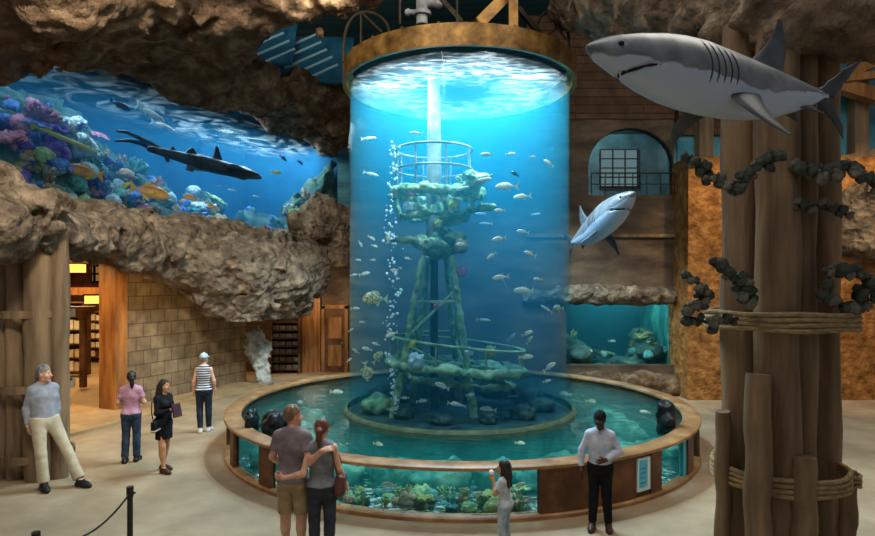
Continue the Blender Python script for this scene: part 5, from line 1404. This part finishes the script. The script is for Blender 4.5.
        for i, (o, Ls) in enumerate([(.031, .066), (.0105, .076), (-.0105, .071), (-.031, .056)]):
            b0 = wr + hd * (.082 * m) + sd * o * m; c1 = curl * (.8 + .15 * i); p = b0; ang = c1 * .6
            for j, fr in enumerate((.44, .32, .26)):
                dq = (hd * math.cos(ang) + pn * math.sin(ang) + sd * o * 1.6).normalized(); e = p + dq * Ls * fr * m
                f.cap(p, e, (.0092 - .0008 * j) * m, (.0086 - .0008 * j) * m, .004); p = e; ang += c1
        b0 = wr + hd * .028 + sd * .024 * m; t1 = b0 + (hd * .6 + sd * .65 + pn * .3).normalized() * .038; t2 = t1 + (hd * .85 + sd * .25 + pn * .4).normalized() * .03
        f.cap(b0, t1, .0145 * m, .0115 * m, .012); f.cap(t1, t2, .011 * m, .009 * m, .006)
    V, F = f.mesh(); me = np_mesh('body', V, F)
    b = link('body', me, [skin, m_eye_white, m_pupil, hairc, m_lip[skin.name]], root)
    C = V[F].mean(1) - np.array(hc); cf, cr, cu = [C @ np.array(q) / a for q in (fw, rt, up)]
    mi = np.zeros(len(F), np.int32)
    ex = np.abs(np.abs(cr) - .031)
    ey = (ex < .0145) & (np.abs(cu - .005) < .0085) & (cf > .06); mi[ey] = 1
    mi[(ex < .0065) & (np.abs(cu - .005) < .0085) & (cf > .06)] = 2
    mi[(np.abs(cr) > .012) & (np.abs(cr) < .05) & (np.abs(cu - .027 + np.abs(cr) * .08) < .0055) & (cf > .05)] = 3
    mi[(np.abs(cr) < .024) & (np.abs(cu + .0675) < .0105) & (cf > .078)] = 4
    me.polygons.foreach_set('material_index', mi)
    # ---- bottom
    kind, mat = bottom[0], bottom[1]; G = .008
    f = Field(lo, hi, G); tuck = len(top) > 5; hem_ = top[2] if len(top) > 2 else .93; wz = (hem_ + .06) if tuck else hem_ + .03; bo = .024 if tuck else .002; cw = [((0, 0, wz), (0, 0, 1))]
    f.cap(J['pel'] + Vector((0, 0, -.02)), J['waist'], .166 + bo, .138 * sw + bo, .05, cw, n=(0, 1, 0), q=.70)
    for s in 'RL':
        sg = 1 if s == 'R' else -1; f.ell(J['pel'] + Vector((.075 * sg, -.06, -.04)), (.085 + bo, .075 + bo, .095 + bo), None, .05, cw)
    if kind == 'pants':
        for s in 'RL': leg(f, s, .014, 1.93, .03, flare=bottom[2])
    elif kind == 'shorts':
        for s in 'RL': leg(f, s, .008, .95, .012, flare=.014)
    elif kind == 'skirt':
        kz = J['knR'].z + .13; f.cap(J['pel'], (J['pel'].x, J['pel'].y + .01, kz - .1), .172, .17, .05, [((0, 0, kz), (0, 0, -1))], n=(0, 1, 0), q=.74)
    fobj({'pants': 'trousers', 'shorts': 'shorts', 'skirt': 'skirt'}[kind], f, mat, root)
    # ---- top
    slv, mat = top[0], top[1]; hem = top[2] if len(top) > 2 else .93; off = (top[3] if len(top) > 3 else .018) - .006
    f = Field(lo, hi, G); ch = [((0, 0, hem), (0, 0, -1))]
    torso(f, off, .05, ch)
    for s in 'RL':
        if slv == 'short': arm(f, s, .018, .62)
        elif slv == 'long': arm(f, s, .009, 1.93)
    f.ell(J['neck'] + Vector((0, .035, .05)), (.068, .075, .075), None, .01, mode='sub')
    if slv == 'none':
        for s in 'RL':
            sg = 1 if s == 'R' else -1; f.ell(J['sh' + s] + Vector((.045 * sg, 0, -.01)), (.05, .12, .11), None, .01, mode='sub')
    fobj(top[4] if len(top) > 4 else 'shirt', f, mat, root)
    if len(top) > 5:      # a turned collar
        f = Field(lo, hi, .006); n = 14
        for i in range(n):
            g0, g1 = [2 * PI * (i + q) / n for q in (0, 1)]
            if abs(((g0 + g1) / 2 - PI / 2)) < .25: continue
            P = [J['neck'] + Vector((.066 * math.cos(g), .06 * math.sin(g) + .012, .02 - .022 * math.sin(g))) for g in (g0, g1)]
            f.cap(P[0], P[1], .016, .016, .01)
        fobj('collar', f, mat, root)
    # ---- shoes
    f = Field(lo, hi, .007)
    for s in 'RL': foot(f, s, .011)
    f.cut((0, 0, .105), (0, 0, 1)); V, F = f.mesh()
    for s in 'RL':
        mid = (J['anR'] + J['anL']) / 2; ax_ = (J['anR'] - J['anL']); 
        side = ((V - np.array(mid)) @ np.array(ax_)) > 0
        keep = side[F[:, 0]] if s == 'R' else ~side[F[:, 0]]
        Fi = F[keep]; ids = np.unique(Fi); mp = np.full(len(V), -1); mp[ids] = np.arange(len(ids))
        link('shoe', np_mesh('shoe', V[ids], mp[Fi]), shoe, root)
    # ---- hair
    f = Field(lo, hi, .0065); nn = (up * .75 - fw * .66); kl = [(tuple(hc + up * .004), tuple(-nn))]
    f.ell(hp(-.014, 0, .034), (.084 * a, .105 * a, .108 * a), HR, .02, kl)
    st = hair[0]
    if st == 'tail':
        q = [hp(-.105, 0, .03), hp(-.14, 0, -.0), hp(-.145, 0, -.09), hp(-.125, 0, -.19)]
        for i in range(3): f.cap(q[i], q[i + 1], (.03, .042, .036)[i], (.042, .036, .016)[i], .02)
    if st == 'long':
        L = hair[1]
        for r_ in (-.05, 0, .05):
            q = [hp(-.07, r_, .0), hp(-.085, r_ * 1.25, -.12), hc + Vector((0, 0, -L)) - fw * .12 + rt * r_ * 1.2]
            f.cap(q[0], q[1], .052, .052, .03); f.cap(q[1], q[2], .052, .032, .03)
        for sg in (-1, 1): f.cap(hp(-.01, sg * .078, .03), hp(-.02, sg * .082, -.13), .022, .03, .03)
    f.rough(lambda P: .006 * vnoise(P * np.array([60, 60, 14], np.float32), 4), .03)
    fobj('hair', f, hairc, root)
    if st in ('cap', 'capd'):
        f = Field(lo, hi, .0065); f.ell(hp(-.012, 0, .045), (.092 * a, .113 * a, .108 * a), HR, .02, [(tuple(hp(0, 0, .045)), tuple(-up))])
        f.ell(hp(.12, 0, .045), (.07, .07, .008), HR, .02); f.ell(hp(-.012, 0, .155), (.012,) * 3, HR, .006)
        fobj('cap', f, hair[1], root)
    return root, J
def skin_mat(n, a, b): return M(n, a, b, scale=9, rough=.5, spec=.35)
sk_l = skin_mat('skin_light', '#c08c70', '#d8a68a'); sk_m = skin_mat('skin_tan', '#b07a58', '#c8926c'); sk_d = skin_mat('skin_dark', '#3d261a', '#57382a')
m_lip = {'skin_light': M('lips_light', '#a8605a', rough=.4), 'skin_tan': M('lips_tan', '#96524a', rough=.4), 'skin_dark': M('lips_dark', '#54302a', rough=.4)}
m_eye_white = M('eye_white', '#e8e4dc', rough=.2); m_pupil = M('pupil', '#1c130e', rough=.15)
def hair_mat(n, a, b): return M(n, a, b, scale=14, rough=.45, bump=.4, bscale=60, stretch=(1, 1, .25), spec=.4)
h_grey = hair_mat('hair_grey', '#4f4c48', '#8f8c86'); h_brown = hair_mat('hair_brown', '#3b2416', '#5e3d26'); h_auburn = hair_mat('hair_auburn', '#4a2414', '#743e22'); h_dark = hair_mat('hair_dark', '#17100c', '#2c2019'); h_black = hair_mat('hair_black', '#0c0b0b', '#1c1a19'); h_sand = hair_mat('hair_sandy', '#54402a', '#84684a')
def cloth(n, a, b, s=9): return M(n, a, b, scale=s, rough=.85, bump=.35, bscale=14, spec=.15, bdist=.012)
def stripes(n, a, b, per):
    m, nt, out = _new(n); L = nt.links.new
    tc = _n(nt, 'ShaderNodeTexCoord'); sep = _n(nt, 'ShaderNodeSeparateXYZ'); L(tc.outputs['Object'], sep.inputs[0])
    d = _n(nt, 'ShaderNodeMath', operation='MULTIPLY'); d.inputs[1].default_value = 1 / per; L(sep.outputs['Z'], d.inputs[0])
    fr = _n(nt, 'ShaderNodeMath', operation='FRACT'); L(d.outputs[0], fr.inputs[0]); g = _n(nt, 'ShaderNodeMath', operation='GREATER_THAN'); g.inputs[1].default_value = .5; L(fr.outputs[0], g.inputs[0])
    mx = _n(nt, 'ShaderNodeMix', data_type='RGBA'); mx.inputs[6].default_value = hexc(a); mx.inputs[7].default_value = hexc(b); L(g.outputs[0], mx.inputs[0])
    bs = _n(nt, 'ShaderNodeBsdfPrincipled'); bs.inputs['Roughness'].default_value = .85; L(mx.outputs[2], bs.inputs['Base Color']); L(bs.outputs[0], out.inputs[0]); return m
c_greyshirt = cloth('grey_shirt', '#7f828a', '#9a9da4'); c_beige = cloth('beige_chino', '#a89a80', '#c2b498'); c_pink = cloth('pink_tee', '#a8788c', '#c294a6'); c_jean = cloth('blue_jean', '#25303f', '#3a4a5e', 12); c_black = cloth('black_wool', '#101013', '#1e1e22')
c_navy = cloth('dark_jean', '#1b222d', '#2a3442', 12); c_taupe = cloth('taupe_tee', '#6f6266', '#8a7c7e'); c_khaki = cloth('khaki_short', '#8a7656', '#a8926c'); c_char = cloth('charcoal_trouser', '#2b2e34', '#3f434a'); c_greytop = cloth('grey_top', '#6f7072', '#8b8c8e'); c_white = cloth('white_shirt', '#a9aec0', '#c9cdd9'); c_kid = cloth('kid_top', '#a8b0b8', '#d0d4d6', 14); c_kidp = cloth('kid_trouser', '#8a97a4', '#b4bec6', 14)
c_stripe = stripes('striped_knit', '#22262e', '#c6c9cc', .052)
s_dark = M('shoe_dark', '#17161a', '#26242a', rough=.45); s_light = M('shoe_light', '#b8b4ac', '#d6d2ca', rough=.6); s_brown = M('shoe_brown', '#2e1d14', '#4a3122', rough=.45)
def yrot(fx, fy): return math.atan2(-fx, fy)
random.seed(2)
person('grey-haired man in grey shirt and beige trousers leaning on the left timber column', (-6.2, 9.54, 0), yrot(.8, -.6), 1.93,
    dict(pel=(0, -.10, .95), waist=(0, -.12, 1.09), chest=(0, -.15, 1.28), neck=(0, -.17, 1.46), head=(0, -.12, 1.61), shR=(.148, -.17, 1.385), shL=(-.148, -.17, 1.385), elR=(.195, -.22, 1.12), elL=(-.195, -.2, 1.12), wrR=(.19, -.17, .89), wrL=(-.185, -.16, .89),
         hipR=(.09, -.09, .93), hipL=(-.09, -.09, .93), knR=(.11, .07, .50), knL=(-.2, .13, .51), anR=(.1, .14, .085), anL=(-.28, .38, .085), toeL=(-.33, .54, .03)), sk_l, h_grey, ('long', c_greyshirt, .93, .018, 'shirt', 1), ('pants', c_beige, .03), s_dark, ('short',), yaw=D(38))
person('woman with dark ponytail in pink tee and jeans seen from behind', (-5.53, 10.83, 0), yrot(-.2, .98), 1.64,
    dict(elR=(.235, .0, 1.15), wrR=(.09, .2, 1.13), elL=(-.235, .0, 1.15), wrL=(-.06, .2, 1.08), anR=(.09, .03, .085), anL=(-.1, -.05, .085)), sk_l, h_dark, ('short', c_pink, .95, .02), ('pants', c_jean, .018), s_dark, ('tail',), fem=True, yaw=D(20))
person('woman in black suit and skirt with long dark hair, standing side-on', (-4.70, 10.30, 0), yrot(.92, -.38), 1.58,
    dict(elR=(.2, .04, 1.14), wrR=(.05, .24, 1.2), elL=(-.2, .04, 1.14), wrL=(-.05, .25, 1.15), anR=(.09, .09, .085), anL=(-.08, -.10, .085), knR=(.09, .06, .5), knL=(-.085, -.02, .5)), sk_m, h_dark, ('long', c_black, .88, .022, 'blazer'), ('skirt', c_black), s_brown, ('long', .24), fem=True, yaw=D(12), pitch=D(-4),
    hands=dict(dirR=(-.6, .4, .3), palmR=(0, -1, 0), dirL=(.6, .4, .2), palmL=(0, -1, 0), thumbR=(0, 0, 1), thumbL=(0, 0, 1)))
person('woman in striped sleeveless top, dark jeans and grey cap seen from behind', (-5.06, 13.0, 0), yrot(-.12, .99), 1.70,
    dict(elR=(.22, -.02, 1.14), wrR=(.22, .06, .92), elL=(-.21, -.03, 1.14), wrL=(-.23, .04, .9), anL=(-.06, -.06, .085), anR=(.09, .06, .085)), sk_l, h_grey, ('none', c_stripe, .95, .02, 'tank_top'), ('pants', c_navy, .008), s_light, ('cap', cloth('cap_grey', '#8f979c', '#b9c0c4')), fem=True, yaw=D(-10))
person('man in taupe tee and khaki shorts with his arm around the woman', (-1.70, 7.06, 0), yrot(.12, .99), 1.80,
    dict(elR=(.235, -.15, 1.15), wrR=(.40, -.20, 1.29), elL=(-.25, .02, 1.15), wrL=(-.2, .2, 1.0), anR=(.1, .0, .085), anL=(-.1, .05, .085)), sk_l, h_sand, ('short', c_taupe, .9, .022), ('shorts', c_khaki), s_dark, ('short',), yaw=D(-55), group=None,
    hands=dict(dirR=(.8, .45, .25), palmR=(0, .6, -.8), thumbR=(0, .4, .9), curlR=.35))
pw_, JW = person('woman with auburn ponytail in grey top and charcoal trousers beside the man in shorts', (-1.345, 6.98, 0), yrot(-.05, .99), 1.66,
    dict(elL=(-.2, -.17, 1.13), wrL=(-.42, -.21, 1.10), elR=(.215, -.03, 1.13), wrR=(.285, .07, .92), anR=(.085, .0, .085), anL=(-.085, .02, .085)), sk_l, h_auburn, ('none', c_greytop, .95, .018, 'sleeveless_top'), ('pants', c_char, .006), s_dark, ('tail',), fem=True, yaw=D(-8),
    hands=dict(dirL=(-.9, .3, .05), palmL=(.2, .9, 0), thumbL=(0, .2, 1)))
person('small girl with long dark hair and pale clothes looking up at the tank', (.80, 7.16, 0), yrot(-.86, .5), 1.12,
    dict(head=(0, .02, 1.60), elL=(-.2, .1, 1.16), wrL=(-.05, .2, 1.36), elR=(.2, .02, 1.16), wrR=(.21, .12, .96), shR=(.15, -.015, 1.40), shL=(-.15, -.015, 1.40)), sk_m, h_dark, ('short', c_kid, .93, .02), ('pants', c_kidp, .02), s_light, ('long', .30), fem=True, yaw=D(0), pitch=D(-8), headk=1.22,
    hands=dict(dirL=(.3, .35, .8), palmL=(.6, .5, 0), thumbL=(0, .2, .5), curlL=.7))
person('man with black cap in pale shirt and black trousers standing by the pool side', (2.15, 7.93, 0), yrot(-.3, -.95), 1.54,
    dict(elR=(.27, .0, 1.15), wrR=(.275, .07, .91), elL=(-.275, .0, 1.16), wrL=(-.08, .2, 1.08), anR=(.11, .06, .085), anL=(-.12, .02, .085)), sk_d, h_black, ('long', c_white, .92, .02, 'shirt', 1), ('pants', c_black, .01), s_brown, ('cap', cloth('cap_black', '#141417', '#222226')), yaw=D(-12), pitch=D(16),
    hands=dict(dirL=(.7, .5, -.1), palmL=(0, -.9, 0), thumbL=(0, .2, 1)))
# things they carry
def world(loc, rz, s, p): return Vector(loc) + Matrix.Rotation(rz, 3, 'Z') @ (Vector(p) * s)
m_leather = M('brown_leather', '#4a2a22', '#6f4438', scale=7, rough=.5, bump=.2, bscale=25)
hb = thing('shoulder_bag', 'brown leather shoulder bag on the hip of the auburn-haired woman', 'bag', world((-1.345, 6.98, 0), yrot(-.05, .99), .95, (.225, -.03, .98)))
f = Field((-.2, -.2, -.25), (.2, .2, .25), .01); f.box((0, 0, -.02), (.05, .11, .12), None, .03, rnd=.04); f.ell((0, 0, -.08), (.065, .12, .08), None, .04); fobj('bag_body', f, m_leather, hb)
MB().box((.052, 0, .02), (.012, .1, .06)).build('flap', m_leather, hb, bevel=.01)
MB().tube([(0, .1, .06), (-.02, .1, .25), (-.07, .05, .40), (-.08, -.01, .425), (-.08, -.06, .39), (-.05, -.12, .25), (0, -.1, .06)], .012, 8).build('strap', m_leather, hb, smooth=True)
hs = thing('handbag', 'black handbag with white trim at the hip of the woman in black', 'bag', world((-4.70, 10.30, 0), yrot(.92, -.38), .9, (.23, .06, .92)))
MB().box((0, 0, 0), (.04, .13, .09)).build('bag_body', c_black, hs, bevel=.02); MB().box((.0, 0, -.06), (.045, .135, .012)).build('trim', s_light, hs)
MB().tube([(0, .1, .08), (-.03, .08, .25), (-.05, .0, .42), (-.05, -.05, .42), (-.03, -.1, .25), (0, -.1, .08)], .009, 8).build('strap', c_black, hs, smooth=True)
bk = tag(MB().box((0, 0, 0), (.09, .018, .115), Matrix.Rotation(.25, 3, 'X')).build('folder', M('maroon_folder', '#331b22', '#472831', scale=5, rough=.6), None, bevel=.008, loc=world((-4.70, 10.30, 0), yrot(.92, -.38), .9, (0, .325, 1.19))), 'maroon folder held to the chest by the woman in black', 'folder')
bk.rotation_euler = (0, 0, yrot(.92, -.38))
ic = thing('ice_cream_cone', 'white ice cream cone in the raised hand of the small girl', 'ice cream', world((.80, 7.16, 0), yrot(-.86, .5), .64, (-.02, .26, 1.46)))
MB().lathe([(.005, -.09), (.028, 0), (0, 0)], 12).build('cone', M('wafer', '#c99a5a', rough=.8), ic); MB().ball((0, 0, .02), .032, 12, 8).build('scoop', M('ice_cream', '#f2eee6', rough=.5), ic, smooth=True)
# ================================================================== LIGHT AND CAMERA
def area(name, loc, target, size, power, color, sy=None, spread=None, shape='RECTANGLE'):
    l = bpy.data.lights.new(name, 'AREA'); l.energy = power; l.color = color; l.shape = shape; l.size = size
    if shape in ('RECTANGLE', 'ELLIPSE'): l.size_y = sy or size
    if spread: l.spread = math.radians(spread)
    o = bpy.data.objects.new(name, l); COL.objects.link(o); o.location = loc
    o.rotation_euler = (Vector(target) - Vector(loc)).to_track_quat('-Z', 'Y').to_euler()
    return o
def spot(name, loc, target, power, color, ang, blend=.6, rad=.15):
    l = bpy.data.lights.new(name, 'SPOT'); l.energy = power; l.color = color; l.spot_size = math.radians(ang); l.spot_blend = blend; l.shadow_soft_size = rad
    o = bpy.data.objects.new(name, l); COL.objects.link(o); o.location = loc
    o.rotation_euler = (Vector(target) - Vector(loc)).to_track_quat('-Z', 'Y').to_euler()
    return o
def point(name, loc, power, color, rad=.2):
    l = bpy.data.lights.new(name, 'POINT'); l.energy = power; l.color = color; l.shadow_soft_size = rad
    o = bpy.data.objects.new(name, l); COL.objects.link(o); o.location = loc
    return o
warm = (1, .8, .58); neut = (1, .93, .84); cyan = (.72, .95, 1.0)
for k in range(8):
    a = 2 * PI * k / 8 + .2; x, y = CX + 1.5 * math.cos(a), CY + 1.5 * math.sin(a)
    spot('tank_lamp', (x, y, 7.98), (CX + 1.2 * math.cos(a), CY + 1.2 * math.sin(a), 0), 1250, (.88, .95, 1), 132, .8, .1)
for t in (1, 4.5, 8, 11):
    area('reef_lamp', W(t, -2.0, 9.0), W(t, -1.4, 0), 3, {1: 70, 4.5: 170, 8: 330, 11: 400}[t], (.8, .95, 1), 2.4)
area('side_tank_light', (5.3, 18.6, 2.95), (5.3, 18.8, 0), 2.6, 60, (.8, 1, .95), 1)
for k in range(14):
    a = 2 * PI * (k + .5) / 14; r = 3.5; x, y = CX + r * math.sin(a), CY - r * math.cos(a)
    area('pool_fill', (x, y, .63), (x, y + .001, -1), 1.3, 5.5, (.75, 1, .95), 1.3)  # unseen downward panels under the surface, added to brighten the pool
area('hall_light', (-1.5, 5.0, 11.6), (-1.5, 9, 0), 7, 640, neut, 5)
area('hall_light', (6, 8, 11.6), (6, 10, 0), 5, 520, neut, 5)
area('store_light', (-12.5, 20.5, 4.0), (-12.5, 20.5, 0), 3, 420, (1, .6, .24), 5)
area('store_light', W(.8, -1.6, 3.9), W(.8, -1.2, 0), 2, 200, (1, .6, .24), 2)
spot('pier_wash', W(1.6, 2.2, 3.1), W(3.1, 0, 2.0), 260, (1, .58, .2), 75, .7, .03)
area('ledge_fill', (-2.5, 3.5, 9.5), (-7.5, 15.5, 5.2), 1.5, 310, (1, .92, .76), 1.5, 80)  # unseen light, added to brighten the rock ledge from the front
area('overhang_fill', (-1.6, 11.5, 9.6), (-7.5, 16.5, 8.6), 1.2, 130, (1, .9, .76), 1.2, 110)  # unseen light above the frame, added to brighten the dark overhang
spot('ochre_wash', (7.8, 13.4, 8.4), (8.0, 17, 3.0), 800, (1, .76, .46), 60)
spot('ochre_wash', (11.6, 12.6, 8.0), (12.2, 17, 3.2), 900, (1, .78, .5), 75)
spot('arch_room_fill', (5.2, 18.4, 8.0), (5.6, 20, 6.6), 480, (.9, .97, 1), 140)  # unseen spot, added to lift the grey of the room behind the arch
point('recess_fill', (-4.3, 20.6, 2.6), 45, (1, .72, .42), .1)  # point light added to brighten the recess, no fixture there
w = bpy.data.worlds.new('World'); scene.world = w; w.use_nodes = True
bg = w.node_tree.nodes['Background']; bg.inputs[0].default_value = (.95, .97, 1.0, 1); bg.inputs[1].default_value = .27
cam = bpy.data.cameras.new('camera'); co = bpy.data.objects.new('camera', cam); COL.objects.link(co)
co.location = (0, 0, CAMZ); co.rotation_euler = (PI / 2, 0, 0); cam.sensor_width = 36; cam.lens = FPX / 875 * 36; cam.shift_y = (V0 - 268) / 875
cam.clip_end = 100; scene.camera = co
vs = scene.view_settings; vs.view_transform = 'Standard'; vs.look = 'None'; vs.exposure = 0; vs.gamma = 1; vs.use_curve_mapping = False
cy = scene.cycles
cy.max_bounces = 8; cy.diffuse_bounces = 3; cy.glossy_bounces = 3; cy.transmission_bounces = 4; cy.transparent_max_bounces = 32; cy.volume_bounces = 1
cy.sample_clamp_indirect = 4; cy.sample_clamp_direct = 0
cy.use_denoising = True
